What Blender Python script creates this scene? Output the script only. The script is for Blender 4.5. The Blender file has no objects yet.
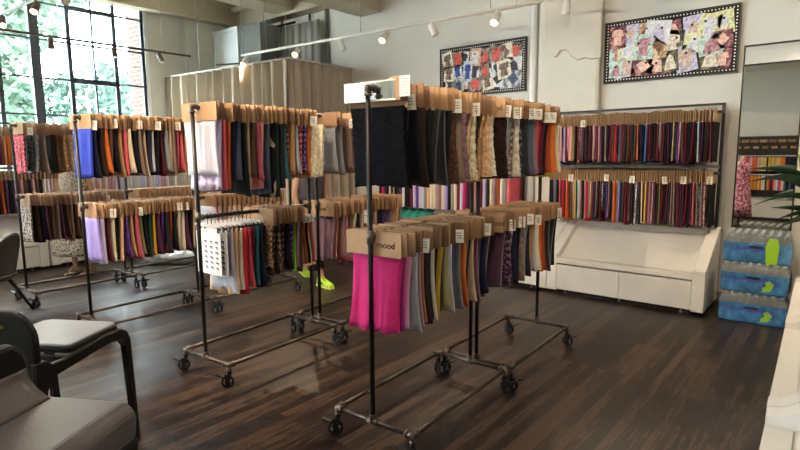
import bpy, bmesh, math, random
from mathutils import Vector, Matrix, noise
R = math.radians
PI = math.pi
random.seed(11)
SC = bpy.context.scene
COL = SC.collection

# ------------------------------------------------------------------ camera, sky, exposure
cam_d = bpy.data.cameras.new('camera')
cam_d.sensor_width = 36.0
cam_d.lens = 540.34 / 800 * 36.0
cam_d.clip_start = 0.05
cam_d.clip_end = 200
cam = bpy.data.objects.new('camera', cam_d)
COL.objects.link(cam)
yaw, pitch, roll = R(-39.807), R(-7.492), R(-0.4618)
fw = Vector((math.sin(yaw)*math.cos(pitch), math.cos(yaw)*math.cos(pitch), math.sin(pitch)))
r0 = Vector((math.cos(yaw), -math.sin(yaw), 0)); u0 = r0.cross(fw)
rt = r0*math.cos(roll) + u0*math.sin(roll); up = -r0*math.sin(roll) + u0*math.cos(roll)
m3 = Matrix((rt, up, -fw)).transposed().to_4x4()
m3.translation = Vector((0, 0, 1.55))
cam.matrix_world = m3
SC.camera = cam

world = bpy.data.worlds.new('world'); SC.world = world
world.use_nodes = True
bg = world.node_tree.nodes['Background']
bg.inputs[0].default_value = (0.88, 0.95, 1.0, 1)
bg.inputs[1].default_value = 23.0
vs = SC.view_settings
vs.view_transform = 'Standard'; vs.look = 'None'; vs.exposure = 1.22; vs.gamma = 1.0
vs.use_curve_mapping = False

# ------------------------------------------------------------------ helpers
def lin(h):
    h = h.lstrip('#')
    o = []
    for i in (0, 2, 4):
        c = int(h[i:i+2], 16)/255
        o.append(c/12.92 if c <= .04045 else ((c+.055)/1.055)**2.4)
    return (o[0], o[1], o[2], 1)

MATS = {}
def mat(name, hexc, rough=.6, metal=0.0, bump=0, bscale=40, vary=0.0, vscale=6, spec=.5, emit=0, stretch=(1, 1, 1), trans=0.0, alpha=1.0, sheen=0.0):
    if name in MATS: return MATS[name]
    m = bpy.data.materials.new(name); m.use_nodes = True
    nt = m.node_tree; b = nt.nodes['Principled BSDF']
    c = lin(hexc)
    b.inputs['Base Color'].default_value = c
    b.inputs['Roughness'].default_value = rough
    b.inputs['Metallic'].default_value = metal
    b.inputs['Specular IOR Level'].default_value = spec
    b.inputs['Transmission Weight'].default_value = trans
    b.inputs['Alpha'].default_value = alpha
    b.inputs['Sheen Weight'].default_value = sheen
    if emit:
        b.inputs['Emission Color'].default_value = c
        b.inputs['Emission Strength'].default_value = emit
    if bump or vary:
        tc = nt.nodes.new('ShaderNodeTexCoord'); mp = nt.nodes.new('ShaderNodeMapping')
        mp.inputs['Scale'].default_value = stretch
        nt.links.new(tc.outputs['Object'], mp.inputs[0])
        if vary:
            n = nt.nodes.new('ShaderNodeTexNoise'); n.inputs['Scale'].default_value = vscale; n.inputs['Detail'].default_value = 5
            nt.links.new(mp.outputs[0], n.inputs['Vector'])
            rp = nt.nodes.new('ShaderNodeValToRGB')
            rp.color_ramp.elements[0].position = .3; rp.color_ramp.elements[1].position = .7
            rp.color_ramp.elements[0].color = tuple(max(0, x*(1-vary)) for x in c[:3]) + (1,)
            rp.color_ramp.elements[1].color = tuple(min(1, x*(1+vary)) for x in c[:3]) + (1,)
            nt.links.new(n.outputs['Fac'], rp.inputs[0]); nt.links.new(rp.outputs[0], b.inputs['Base Color'])
        if bump:
            n2 = nt.nodes.new('ShaderNodeTexNoise'); n2.inputs['Scale'].default_value = bscale; n2.inputs['Detail'].default_value = 4
            nt.links.new(mp.outputs[0], n2.inputs['Vector'])
            bp = nt.nodes.new('ShaderNodeBump'); bp.inputs['Strength'].default_value = bump; bp.inputs['Distance'].default_value = .01
            nt.links.new(n2.outputs['Fac'], bp.inputs['Height']); nt.links.new(bp.outputs[0], b.inputs['Normal'])
    MATS[name] = m
    return m

def spot_mat(name, cols, scale=60, rough=.85, kind='voronoi', stretch=(1, 1, 1)):
    """patterned cloth or print: a stepped colour ramp over a cell or noise texture"""
    if name in MATS: return MATS[name]
    m = bpy.data.materials.new(name); m.use_nodes = True
    nt = m.node_tree; b = nt.nodes['Principled BSDF']; b.inputs['Roughness'].default_value = rough
    tc = nt.nodes.new('ShaderNodeTexCoord'); mp = nt.nodes.new('ShaderNodeMapping'); mp.inputs['Scale'].default_value = stretch
    nt.links.new(tc.outputs['Object'], mp.inputs[0])
    rp = nt.nodes.new('ShaderNodeValToRGB'); rp.color_ramp.interpolation = 'CONSTANT'
    if kind == 'voronoi':
        t = nt.nodes.new('ShaderNodeTexVoronoi'); t.inputs['Scale'].default_value = scale; out = t.outputs['Distance']; lo, hi = .0, .62
    else:
        t = nt.nodes.new('ShaderNodeTexNoise'); t.inputs['Scale'].default_value = scale; t.inputs['Detail'].default_value = 3; out = t.outputs['Fac']; lo, hi = .36, .66
    nt.links.new(mp.outputs[0], t.inputs['Vector'])
    els = rp.color_ramp.elements
    while len(els) < len(cols): els.new(.5)
    for i, c in enumerate(cols):
        els[i].position = lo + (hi-lo)*i/len(cols) if i else 0
        els[i].color = lin(c)
    nt.links.new(out, rp.inputs[0]); nt.links.new(rp.outputs[0], b.inputs['Base Color'])
    MATS[name] = m
    return m

class MB:
    def __init__(s): s.bm = bmesh.new(); s.mi = 0
    def _f(s, vs, smooth=False):
        try:
            f = s.bm.faces.new(vs); f.material_index = s.mi; f.smooth = smooth; return f
        except ValueError: return None
    def box(s, c, d, rz=0, rx=0, ry=0):
        m = Matrix.Translation(Vector(c)) @ Matrix.Rotation(rz, 4, 'Z') @ Matrix.Rotation(ry, 4, 'Y') @ Matrix.Rotation(rx, 4, 'X')
        v = [s.bm.verts.new(m @ Vector((x*d[0]/2, y*d[1]/2, z*d[2]/2))) for x in (-1, 1) for y in (-1, 1) for z in (-1, 1)]
        for q in ((0, 1, 3, 2), (4, 6, 7, 5), (0, 4, 5, 1), (2, 3, 7, 6), (0, 2, 6, 4), (1, 5, 7, 3)): s._f([v[i] for i in q])
        return s
    def b2(s, a, b):
        return s.box([(a[i]+b[i])/2 for i in range(3)], [abs(b[i]-a[i]) for i in range(3)])
    def tube(s, pts, r, n=10, cap=True, r1=None):
        pts = [Vector(p) for p in pts]; rings = []
        for i, p in enumerate(pts):
            t = (pts[min(i+1, len(pts)-1)] - pts[max(i-1, 0)]).normalized()
            a = t.cross(Vector((0, 0, 1)) if abs(t.z) < .95 else Vector((1, 0, 0))).normalized(); b = t.cross(a)
            rr = r if r1 is None else r + (r1-r)*i/max(1, len(pts)-1)
            if isinstance(r, (list, tuple)): rr = r[i]
            rings.append([s.bm.verts.new(p + (a*math.cos(2*PI*k/n) + b*math.sin(2*PI*k/n))*rr) for k in range(n)])
        for i in range(len(rings)-1):
            for k in range(n): s._f([rings[i][k], rings[i][(k+1) % n], rings[i+1][(k+1) % n], rings[i+1][k]], True)
        if cap:
            s._f(list(reversed(rings[0]))); s._f(rings[-1])
        return s
    def prism(s, pts, d, axis='y', o=(0, 0, 0)):
        """outline pts (a,b) extruded by d=(lo,hi) along axis"""
        def P(a, b, h):
            v = {'y': (a, h, b), 'x': (h, a, b), 'z': (a, b, h)}[axis]
            return s.bm.verts.new((v[0]+o[0], v[1]+o[1], v[2]+o[2]))
        A = [P(a, b, d[0]) for a, b in pts]; B = [P(a, b, d[1]) for a, b in pts]
        s._f(A); s._f(list(reversed(B))); n = len(pts)
        for i in range(n): s._f([A[i], B[i], B[(i+1) % n], A[(i+1) % n]])
        return s
    def lathe(s, prof, c=(0, 0, 0), n=20, sx=1, sy=1, m=None):
        rings = []
        for r, z in prof:
            ring = []
            for k in range(n):
                v = Vector((r*sx*math.cos(2*PI*k/n), r*sy*math.sin(2*PI*k/n), z))
                if m: v = m @ v
                ring.append(s.bm.verts.new(v + Vector(c)))
            rings.append(ring)
        for i in range(len(rings)-1):
            for k in range(n): s._f([rings[i][k], rings[i][(k+1) % n], rings[i+1][(k+1) % n], rings[i+1][k]], True)
        s._f(list(reversed(rings[0]))); s._f(rings[-1])
        return s
    def ball(s, c, r, n=12, sz=1, m=None):
        prof = [(max(.02*r, r*math.sin(PI*i/8)), -r*sz*math.cos(PI*i/8)) for i in range(9)]
        return s.lathe(prof, c, n, m=m)
    def sheet(s, fn, nu, nv, t=.004, smooth=True):
        """closed thin sheet: fn(u,v) -> (point, normal)"""
        A = []; B = []
        for j in range(nv+1):
            ra = []; rb = []
            for i in range(nu+1):
                p, nn = fn(i/nu, j/nv); p = Vector(p); nn = Vector(nn)
                ra.append(s.bm.verts.new(p + nn*t/2)); rb.append(s.bm.verts.new(p - nn*t/2))
            A.append(ra); B.append(rb)
        for j in range(nv):
            for i in range(nu):
                s._f([A[j][i], A[j][i+1], A[j+1][i+1], A[j+1][i]], smooth)
                s._f([B[j][i], B[j+1][i], B[j+1][i+1], B[j][i+1]], smooth)
        for j in range(nv):
            s._f([A[j][0], A[j+1][0], B[j+1][0], B[j][0]]); s._f([A[j][nu], B[j][nu], B[j+1][nu], A[j+1][nu]])
        for i in range(nu):
            s._f([A[0][i], B[0][i], B[0][i+1], A[0][i+1]]); s._f([A[nv][i], A[nv][i+1], B[nv][i+1], B[nv][i]])
        return s
    def mesh(s, name, mats=(), fix=True):
        if fix: bmesh.ops.recalc_face_normals(s.bm, faces=s.bm.faces[:])
        me = bpy.data.meshes.new(name); s.bm.to_mesh(me); s.bm.free()
        for m in (mats if isinstance(mats, (list, tuple)) else [mats]): me.materials.append(m)
        return me
    def build(s, name, mats, parent=None, bevel=0, fix=True):
        o = bpy.data.objects.new(name, s.mesh(name, mats, fix)); COL.objects.link(o)
        if parent: o.parent = parent
        if bevel:
            b = o.modifiers.new('bevel', 'BEVEL'); b.width = bevel; b.segments = 2; b.limit_method = 'ANGLE'
        return o

def inst(name, me, parent=None, m=None, loc=None, rz=None):
    o = bpy.data.objects.new(name, me); COL.objects.link(o)
    if parent: o.parent = parent
    if m:
        o.material_slots[0].link = 'OBJECT'; o.material_slots[0].material = m
    if loc: o.location = loc
    if rz is not None: o.rotation_euler.z = rz
    return o
def tag(o, label, cat, group=None, kind=None):
    o['label'] = label; o['category'] = cat
    if group: o['group'] = group
    if kind: o['kind'] = kind
    return o
def thing(name, label, cat, loc=(0, 0, 0), rz=0, group=None):
    o = bpy.data.objects.new(name, None); COL.objects.link(o); o.empty_display_size = .1
    o.location = loc; o.rotation_euler = (0, 0, rz)
    return tag(o, label, cat, group)
def struct(o, label=None):
    o['kind'] = 'structure'
    if label: o['label'] = label
    return o
def dup(root, loc, rz, label, group=None):
    def cp(o, par):
        c = o.copy(); COL.objects.link(c); c.parent = par
        for ch in o.children: cp(ch, c)
        return c
    r = cp(root, None); r.location = loc; r.rotation_euler = (0, 0, rz); r['label'] = label
    if group: r['group'] = group
    return r
def text(name, s, size, m, parent, loc, rot, ext=.0006):
    cu = bpy.data.curves.new(name, 'FONT'); cu.body = s; cu.size = size; cu.extrude = ext; cu.align_x = 'CENTER'; cu.align_y = 'CENTER'
    cu.materials.append(m)
    tmp = bpy.data.objects.new(name, cu); COL.objects.link(tmp)
    dg = bpy.context.evaluated_depsgraph_get(); me = bpy.data.meshes.new_from_object(tmp.evaluated_get(dg), depsgraph=dg); bpy.data.objects.remove(tmp)
    o = bpy.data.objects.new(name, me); COL.objects.link(o); o.parent = parent; o.location = loc; o.rotation_euler = rot
    return o

# ------------------------------------------------------------------ materials
WALL = mat('wall_paint', '#d9d6cf', .75, bump=.06, bscale=90, vary=.03, vscale=1.5)
CEIL = mat('ceiling_paint', '#c9c0b0', .85, vary=.05, vscale=1.2)
BEAM = mat('beam_concrete', '#c8bda6', .85, bump=.1, bscale=20, vary=.06, vscale=2)
WHITE = mat('white_laminate', '#ece8e2', .35, vary=.015)
DARK = mat('toe_black', '#141313', .6)
PIPE = mat('black_iron_pipe', '#3a3735', .38, .75, vary=.25, vscale=14)
FIT = mat('worn_iron_fitting', '#6b6159', .42, .7, vary=.3, vscale=40)
BAR = mat('worn_iron_bar', '#574e48', .38, .75, vary=.3, vscale=12)
RUBBER = mat('caster_black', '#17171a', .5)
HUB = mat('caster_metal', '#b9b9bd', .3, .9)
KRAFT = [mat('kraft_board_%s' % n, c, .85, vary=.08, vscale=9) for n, c in (('a', '#a78360'), ('b', '#9a7654'), ('c', '#b28e6b'), ('d', '#8a684b'))]
KRAFTW = mat('kraft_board_pale', '#c9a883', .85, vary=.08, vscale=9)
PAPER = mat('white_paper', '#ece6da', .8)
INK = mat('dark_ink', '#1d1a1a', .7)
BLACKP = mat('black_plastic', '#161618', .4)
STEEL = mat('hook_steel', '#a8a8a8', .3, .9)
TRACKW = mat('track_white', '#dedad2', .5)
TRACKD = mat('track_brown', '#5a4b42', .5)
BULB = mat('warm_bulb', '#ffd9a0', .5, emit=14)
FRAME = mat('window_steel', '#4c5460', .5, .2)
SKIN = mat('skin', '#c99a80', .55)

def floor_mat():
    m = bpy.data.materials.new('dark_worn_planks'); m.use_nodes = True
    nt = m.node_tree; b = nt.nodes['Principled BSDF']; N = nt.nodes.new; L = nt.links.new
    tc = N('ShaderNodeTexCoord'); mp = N('ShaderNodeMapping'); mp.inputs['Rotation'].default_value = (0, 0, R(90))
    L(tc.outputs['Object'], mp.inputs[0])
    br = N('ShaderNodeTexBrick'); br.offset = .37; br.inputs['Scale'].default_value = 1
    br.inputs['Brick Width'].default_value = 1.9; br.inputs['Row Height'].default_value = .062
    br.inputs['Mortar Size'].default_value = .0018; br.inputs['Bias'].default_value = 0
    br.inputs['Color1'].default_value = (0, 0, 0, 1); br.inputs['Color2'].default_value = (1, 1, 1, 1); br.inputs['Mortar'].default_value = (.0, .0, .0, 1)
    L(mp.outputs[0], br.inputs['Vector'])
    mp2 = N('ShaderNodeMapping'); mp2.inputs['Scale'].default_value = (14, 1.2, 1); L(tc.outputs['Object'], mp2.inputs[0])
    g = N('ShaderNodeTexNoise'); g.inputs['Scale'].default_value = 3.2; g.inputs['Detail'].default_value = 8; g.inputs['Roughness'].default_value = .65
    L(mp2.outputs[0], g.inputs['Vector'])
    big = N('ShaderNodeTexNoise'); big.inputs['Scale'].default_value = 1.3; big.inputs['Detail'].default_value = 4; L(tc.outputs['Object'], big.inputs['Vector'])
    a = N('ShaderNodeMath'); a.operation = 'MULTIPLY_ADD'; a.inputs[1].default_value = .30; L(br.outputs['Color'], a.inputs[0]); L(g.outputs['Fac'], a.inputs[2])
    a2 = N('ShaderNodeMath'); a2.operation = 'MULTIPLY_ADD'; a2.inputs[1].default_value = .55; L(big.outputs['Fac'], a2.inputs[0]); L(a.outputs[0], a2.inputs[2])
    rp = N('ShaderNodeValToRGB'); e = rp.color_ramp.elements
    e[0].position = .55; e[0].color = lin('#170f0c'); e[1].position = 1.25; e[1].color = lin('#4a3729')
    e.new(.8).color = lin('#1e1410'); e.new(.98).color = lin('#2c1f18')
    L(a2.outputs[0], rp.inputs[0])
    # scuffs with a shape of their own
    mp3 = N('ShaderNodeMapping'); mp3.inputs['Scale'].default_value = (5, 1.6, 1); L(tc.outputs['Object'], mp3.inputs[0])
    sc = N('ShaderNodeTexNoise'); sc.inputs['Scale'].default_value = 4.5; sc.inputs['Detail'].default_value = 9; sc.inputs['Roughness'].default_value = .75; L(mp3.outputs[0], sc.inputs['Vector'])
    sr = N('ShaderNodeValToRGB'); sr.color_ramp.elements[0].position = .66; sr.color_ramp.elements[0].color = (0, 0, 0, 1); sr.color_ramp.elements[1].position = .80; sr.color_ramp.elements[1].color = (.5, .5, .5, 1)
    L(sc.outputs['Fac'], sr.inputs[0])
    mx = N('ShaderNodeMixRGB'); mx.inputs[2].default_value = lin('#75604f'); L(sr.outputs[0], mx.inputs[0]); L(rp.outputs[0], mx.inputs[1])
    mo = N('ShaderNodeMixRGB'); mo.blend_type = 'MULTIPLY'; mo.inputs[2].default_value = (.35, .33, .32, 1); L(br.outputs['Fac'], mo.inputs[0]); L(mx.outputs[0], mo.inputs[1])
    sp = N('ShaderNodeTexNoise'); sp.inputs['Scale'].default_value = 30; sp.inputs['Detail'].default_value = 6; sp.inputs['Roughness'].default_value = .7; L(tc.outputs['Object'], sp.inputs['Vector'])
    sr2 = N('ShaderNodeValToRGB'); sr2.color_ramp.elements[0].position = .70; sr2.color_ramp.elements[0].color = (0, 0, 0, 1); sr2.color_ramp.elements[1].position = .76; sr2.color_ramp.elements[1].color = (.6, .6, .6, 1); L(sp.outputs['Fac'], sr2.inputs[0])
    m4 = N('ShaderNodeMixRGB'); m4.inputs[2].default_value = lin('#9a8674'); L(sr2.outputs[0], m4.inputs[0]); L(mo.outputs[0], m4.inputs[1])
    L(m4.outputs[0], b.inputs['Base Color']); b.inputs['Specular IOR Level'].default_value = .36
    rr = N('ShaderNodeMapRange'); rr.inputs['To Min'].default_value = .26; rr.inputs['To Max'].default_value = .52; L(g.outputs['Fac'], rr.inputs[0]); L(rr.outputs[0], b.inputs['Roughness'])
    bp = N('ShaderNodeBump'); bp.inputs['Strength'].default_value = .25; bp.inputs['Distance'].default_value = .004; L(a.outputs[0], bp.inputs['Height']); L(bp.outputs[0], b.inputs['Normal'])
    return m
FLOOR = floor_mat()

def brick_mat():
    m = bpy.data.materials.new('red_brick'); m.use_nodes = True
    nt = m.node_tree; b = nt.nodes['Principled BSDF']; b.inputs['Roughness'].default_value = .9
    tc = nt.nodes.new('ShaderNodeTexCoord'); mp = nt.nodes.new('ShaderNodeMapping'); mp.inputs['Rotation'].default_value = (R(90), 0, 0)
    br = nt.nodes.new('ShaderNodeTexBrick'); br.inputs['Scale'].default_value = 1; br.inputs['Brick Width'].default_value = .21; br.inputs['Row Height'].default_value = .072; br.inputs['Mortar Size'].default_value = .009
    br.inputs['Color1'].default_value = lin('#43271f'); br.inputs['Color2'].default_value = lin('#35201a'); br.inputs['Mortar'].default_value = lin('#5f5750')
    nt.links.new(tc.outputs['Object'], mp.inputs[0]); nt.links.new(mp.outputs[0], br.inputs['Vector']); nt.links.new(br.outputs['Color'], b.inputs['Base Color'])
    return m
BRICK = brick_mat()

def glass_mat():
    m = bpy.data.materials.new('window_glass'); m.use_nodes = True
    nt = m.node_tree; nt.nodes.remove(nt.nodes['Principled BSDF']); out = nt.nodes['Material Output']
    t = nt.nodes.new('ShaderNodeBsdfTransparent'); t.inputs[0].default_value = (.93, .98, .97, 1)
    g = nt.nodes.new('ShaderNodeBsdfGlossy'); g.inputs['Roughness'].default_value = .02
    x = nt.nodes.new('ShaderNodeMixShader'); x.inputs[0].default_value = .05; nt.links.new(t.outputs[0], x.inputs[1]); nt.links.new(g.outputs[0], x.inputs[2]); nt.links.new(x.outputs[0], out.inputs[0])
    return m
GLASS = glass_mat()

# ------------------------------------------------------------------ room shell
XW, YB, XR, YF, HC = -9.2, 6.35, 2.4, -8.6, 4.35
YP = -4.6
struct(MB().b2((XW-.1, YF-.1, -.12), (XR+.1, YB+.1, 0)).build('floor', FLOOR))
struct(MB().b2((XW-.1, YF-.1, HC), (XR+.1, YB+.1, HC+.12)).build('ceiling', CEIL))
struct(MB().b2((XW-.5, YB, 0), (XR+.1, YB+.15, HC)).build('wall_back', WALL))
struct(MB().b2((XR, YF, 0), (XR+.1, YB, HC)).build('wall_right', WALL))
struct(MB().b2((XW, YF-.1, 0), (XR, YF, HC)).build('wall_front', WALL))
WIN = [(1.26, 4.44), (-3.4, -.22), (-8.06, -4.88)]
ZS, ZT = 1.05, 4.2
w = MB()
w.b2((XW-.12, YF, 0), (XW, YB, ZS)); w.b2((XW-.12, YF, ZT), (XW, YB, HC))
for a, b in ((YF, WIN[2][0]), (WIN[2][1], WIN[1][0]), (WIN[1][1], WIN[0][0]), (WIN[0][1], YB)): w.b2((XW-.12, a, ZS), (XW, b, ZT))
struct(w.build('wall_left', WALL))
# exterior brick reveal seen through the glass
w = MB()
for a, b in ((YF, WIN[2][0]), (WIN[2][1], WIN[1][0]), (WIN[1][1], WIN[0][0]), (WIN[0][1], YB)): w.b2((XW-.62, a, -.1), (XW-.122, b, HC))
struct(w.build('wall_exterior', BRICK))
struct(MB().b2((-4.3, YP-.1, 0), (XR, YP, 2.75)).build('wall_partition', WALL))
# windows
for i, (a, b) in enumerate(WIN):
    mid = (a+b)/2
    f = MB()
    X0 = XW-.06
    def vbar(y, wd, z0=ZS, z1=ZT, dx=.05): f.b2((X0-dx/2, y-wd/2, z0), (X0+dx/2, y+wd/2, z1))
    def hbar(z, wd, y0=a, y1=b, dx=.05): f.b2((X0-dx/2, y0, z-wd/2), (X0+dx/2, y1, z+wd/2))
    vbar(a+.02, .04); vbar(b-.02, .04); vbar(mid, .12, dx=.09)
    for s_ in (-1, 1):
        for y, wd in ((.46, .055), (.80, .022), (1.13, .055)): vbar(mid+s_*y, wd)
        y0, y1 = mid+s_*.46, mid+s_*1.13
        for z, wd in ((3.77, .06), (2.70, .075)): hbar(z, wd, min(y0, y1), max(y0, y1), .07)
    for z in (3.77, 3.25, 2.70, 2.165, 1.62): hbar(z, .024)
    hbar(ZS+.02, .05); hbar(ZT-.02, .05)
    wo = struct(f.build('window_%d' % (i+1), FRAME))
    MB().b2((X0-.004, a, ZS), (X0+.004, b, ZT)).build('pane', GLASS, wo)
    MB().b2((XW-.03, a-.05, ZS-.05), (XW+.1, b+.05, ZS)).build('sill', WALL, wo)
    st = MB()
    for s_ in (-1, 1): st.box((XW-.02, mid+s_*.80, 2.76), (.02, .05, .03)); st.box((XW-.0, mid+s_*.80, 2.775), (.03, .12, .012))
    st.build('latch', FRAME, wo)
    g = MB(); g.b2((XW-.06, b, ZS), (XW+.004, b+.055, ZT)); g.b2((XW-.06, a-.055, ZS), (XW+.004, a, ZT))
    g.build('jamb', mat('jamb_white', '#eef1f2', .6), wo)
# perimeter beams, cross beams
struct(MB().b2((XW, YF, 3.92), (XW+.22, YB, HC)).build('beam_left', BEAM))
struct(MB().b2((XW+.22, 6.10, 3.9), (-6.05, YB, HC)).build('beam_back', BEAM))
struct(MB().b2((-6.05, YF, 3.665), (-5.63, YB, HC)).build('beam_cross', BEAM))
struct(MB().b2((-7.85, YF, 3.95), (-7.35, 6.10, HC)).build('beam_cross', BEAM))
# pilaster between the two pin boards, with its chipped plaster shell
struct(MB().b2((-3.03, 6.26, 0), (-2.27, YB, HC)).build('column', mat('column_paint', '#d6d1c6', .8, bump=.35, bscale=16, vary=.04, vscale=3), bevel=.04))
jag = [(-3.03, 4.35), (-2.255, 4.35), (-2.255, 2.60), (-2.36, 2.595), (-2.44, 2.62), (-2.52, 2.60), (-2.60, 2.66), (-2.66, 2.73), (-2.73, 2.735), (-2.76, 2.69), (-2.80, 2.665), (-2.85, 2.72), (-2.90, 2.83), (-2.93, 3.0), (-2.95, 3.4), (-2.97, 4.35)]
struct(MB().prism(jag[1:], (6.225, 6.262), 'y').build('plaster_shell', mat('plaster', '#d2cabf', .85, bump=.2, bscale=12, vary=.04), bevel=.012), 'broken-edged plaster layer on the upper pillar')
o = MB().tube([(-3.10, 6.30, 0), (-3.10, 6.30, HC)], .045, 14).build('riser_pipe', mat('pipe_white', '#e6e8ea', .5)); tag(o, 'white painted riser pipe running up beside the pillar', 'pipe')
struct(MB().b2((XW, 6.335, 0), (XR, YB-.0005, .1)).build('baseboard_back', mat('grey_base', '#8d8880', .6)))
# conduit pipes on the back wall over the curtain
for x, lab in ((-7.95, 'leftmost grey conduit on the wall above the curtained booth'), (-7.21, 'middle grey conduit on the wall above the curtained booth'), (-6.79, 'thick grey conduit nearest the beam end above the booth')):
    o = MB().tube([(x, 6.32, 0), (x, 6.32, 3.9)], .02 if x < -7 else .034, 10).build('conduit', mat('conduit_grey', '#8b8c8c', .5, .4)); tag(o, lab, 'pipe', 'wall conduits')
o = MB().tube([(XW+.03, 5.13, 0), (XW+.03, 5.13, 3.92)], .022, 10).build('conduit', mat('conduit_white', '#cfd0ce', .5)); tag(o, 'pale conduit on the window wall beside the curtain end', 'pipe')

# ------------------------------------------------------------------ outdoors
LEAF = [mat('leaf_%s' % n, c, .7, vary=.25, vscale=2) for n, c in (('bright', '#3c5040'), ('mid', '#394e45'), ('pale', '#445a50'))]
BARK = mat('bark', '#6a5d52', .9)
def tree(x, y, z0, h, rad, n, k, label):
    t = thing('leafy_tree', label, 'tree', (x, y, z0), 0, 'trees outside the window')
    MB().tube([(0, 0, 0), (.1, .1, h*.4), (0, 0, h*.7), (.1, -.1, h*.9)], [.22, .16, .09, .03], 8).build('trunk', BARK, t)
    rng = random.Random(k*7+1); b = MB()
    cl = [(Vector((rng.gauss(0, rad*.5), rng.gauss(0, rad*.5), h*(.45+.5*rng.random()))), rad*(.25+.25*rng.random())) for _ in range(26)]
    for _ in range(n):
        c, rr = rng.choice(cl)
        d = Vector((rng.gauss(0, 1), rng.gauss(0, 1), rng.gauss(0, 1))).normalized()*rr*rng.random()**.4
        p = c+d; s = .05+.07*rng.random()
        a = Vector((rng.gauss(0, 1), rng.gauss(0, 1), rng.gauss(0, 1))).normalized(); q = a.orthogonal().normalized()
        b._f([b.bm.verts.new(p+a*s*1.6), b.bm.verts.new(p+q*s*.7), b.bm.verts.new(p-a*s*1.6), b.bm.verts.new(p-q*s*.7)])
    b.build('foliage', LEAF[k % 3], t, fix=False)
tree(-15.5, 3.0, -3.5, 10.5, 2.3, 9000, 0, 'tall pale green tree behind the left window panes')
tree(-17.5, 6.7, -3.5, 7.6, 1.9, 7000, 1, 'shorter round tree outside behind the right window panes')
tree(-20, 9.3, -3.5, 7.9, 2.0, 6000, 2, 'low bushy tree outside beside the brick reveal')
tree(-15.0, -2.2, -3.5, 11.0, 2.3, 8000, 3, 'leafy tree at the far left edge of the window')
tree(-19.0, 4.4, -3.5, 6.6, 1.9, 6000, 4, 'small tree outside lower centre of the window, between taller ones')
struct(MB().b2((-60, -40, -3.7), (-9.9, 60, -3.5)).build('ground', mat('pale_pavement', '#a9a79c', .9)))  # ground colour set pale so it bounces daylight up to the ceiling

# ------------------------------------------------------------------ curtained booth
CURT = mat('greige_curtain', '#c2b5a3', .9, bump=.05, bscale=200)
def curtain(name, p0, p1, z0, z1, nf, amp, m, parent, seed=0):
    rng = random.Random(seed); p0, p1 = Vector(p0), Vector(p1); d = (p1-p0); L = d.length; t = d.normalized(); nrm = Vector((-t.y, t.x, 0))
    ph = [rng.uniform(-.5, .5) for _ in range(nf*2+4)]
    def fn(u, v):
        k = int(u*nf*2); fr = u*nf*2-k; w_ = ph[k]*(1-fr)+ph[k+1]*fr
        a = amp*(.55+.45*v)*(math.sin(u*nf*2*PI+w_*1.6+.8*math.sin(u*nf*2*PI+w_*1.6))+.3*math.sin(u*nf*4.7*PI+w_*4))
        p = p0 + d*(u+.25/nf*w_*v)*1.0 + nrm*a; p.z = z1 - (z1-z0)*v
        return p, nrm
    return MB().sheet(fn, nf*14, 10, .004).build(name, m, parent)
bt = thing('curtained_booth', 'tall greige curtain enclosure hung on a rail in the back left corner', 'curtain', (-6.2, 5.03, 0))
curtain('front_curtain', (-2.98, -.20, 0), (0.0, 0, 0), .05, 2.88, 13, .13, CURT, bt, 1)
curtain('side_curtain', (0, .02, 0), (-.03, 1.28, 0), .05, 2.88, 7, .08, CURT, bt, 2)
MB().tube([(-2.99, -.2, 2.9), (0, 0, 2.9), (-.03, 1.31, 2.9)], .016, 8).build('curtain_rail', TRACKW, bt)
rg = MB()
for i in range(24): rg.tube([(-2.9+i*.125, -.193+i*.0084, 2.86), (-2.9+i*.125, -.193+i*.0084, 2.925)], .006, 6)
rg.build('curtain_ring', TRACKW, bt)
cb = MB()
for x, y in ((-2.1, -.14), (-.05, 0), (-1.0, -.06)): cb.tube([(x, y, 2.91), (x, y, HC)], .005, 6)
cb.build('hanging_wire', STEEL, bt)
gp = thing('grey_drape', 'grey drape on a black rod high on the back wall above booth', 'curtain', (-8.6, 6.2, 0))
curtain('drape', (.75, 0, 0), (1.75, 0, 0), .3, 3.74, 6, .03, mat('grey_drape_cloth', '#a3a3a1', .9), gp, 3)
MB().tube([(-.2, 0, 3.78), (1.15, 0, 3.78)], .02, 8).build('rod', BLACKP, gp)
# air unit
au = thing('air_conditioning_unit', 'boxy grey ventilation unit with bright framed face above the curtains', 'air unit', (-8.47, 5.7, 3.05))
MB().b2((-.66, .02, .0), (.69, .38, .70)).build('casing', mat('unit_grey', '#777878', .5), au)
f = MB(); f.b2((-.68, -.02, .66), (.1, .02, .72)); f.b2((-.68, -.02, 0), (.1, .02, .06)); f.b2((-.68, -.02, .06), (-.62, .02, .66)); f.b2((.04, -.02, .06), (.1, .02, .66))
f.build('face_frame', mat('unit_white', '#e8edf0', .4), au)
MB().b2((-.62, -.0, .06), (.04, .018, .66)).build('face_panel', mat('unit_glossy', '#eef4f8', .12, .0, vary=.06, vscale=3), au)
fb = MB(); fb.tube([(-.62, -.01, .14), (.1, -.03, .09), (.62, .0, .02)], .012, 6); fb.build('cable', BLACKP, au)
hb = MB()
for x in (-.55, .55): hb.tube([(x, .2, .7), (x, .2, 1.3)], .012, 6)
hb.build('hanger_rod', STEEL, au)
o = MB().b2((-9.0, 5.98, 4.16), (-8.1, 6.06, 4.22)).build('strip_light', TRACKW); tag(o, 'thin pale light batten under the ceiling above the air unit', 'light')
MB().tube([(-8.9, 6.02, 4.22), (-8.9, 6.02, HC)], .008, 6).tube([(-8.2, 6.02, 4.22), (-8.2, 6.02, HC)], .008, 6).build('hanger_rod', STEEL, o)

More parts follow.
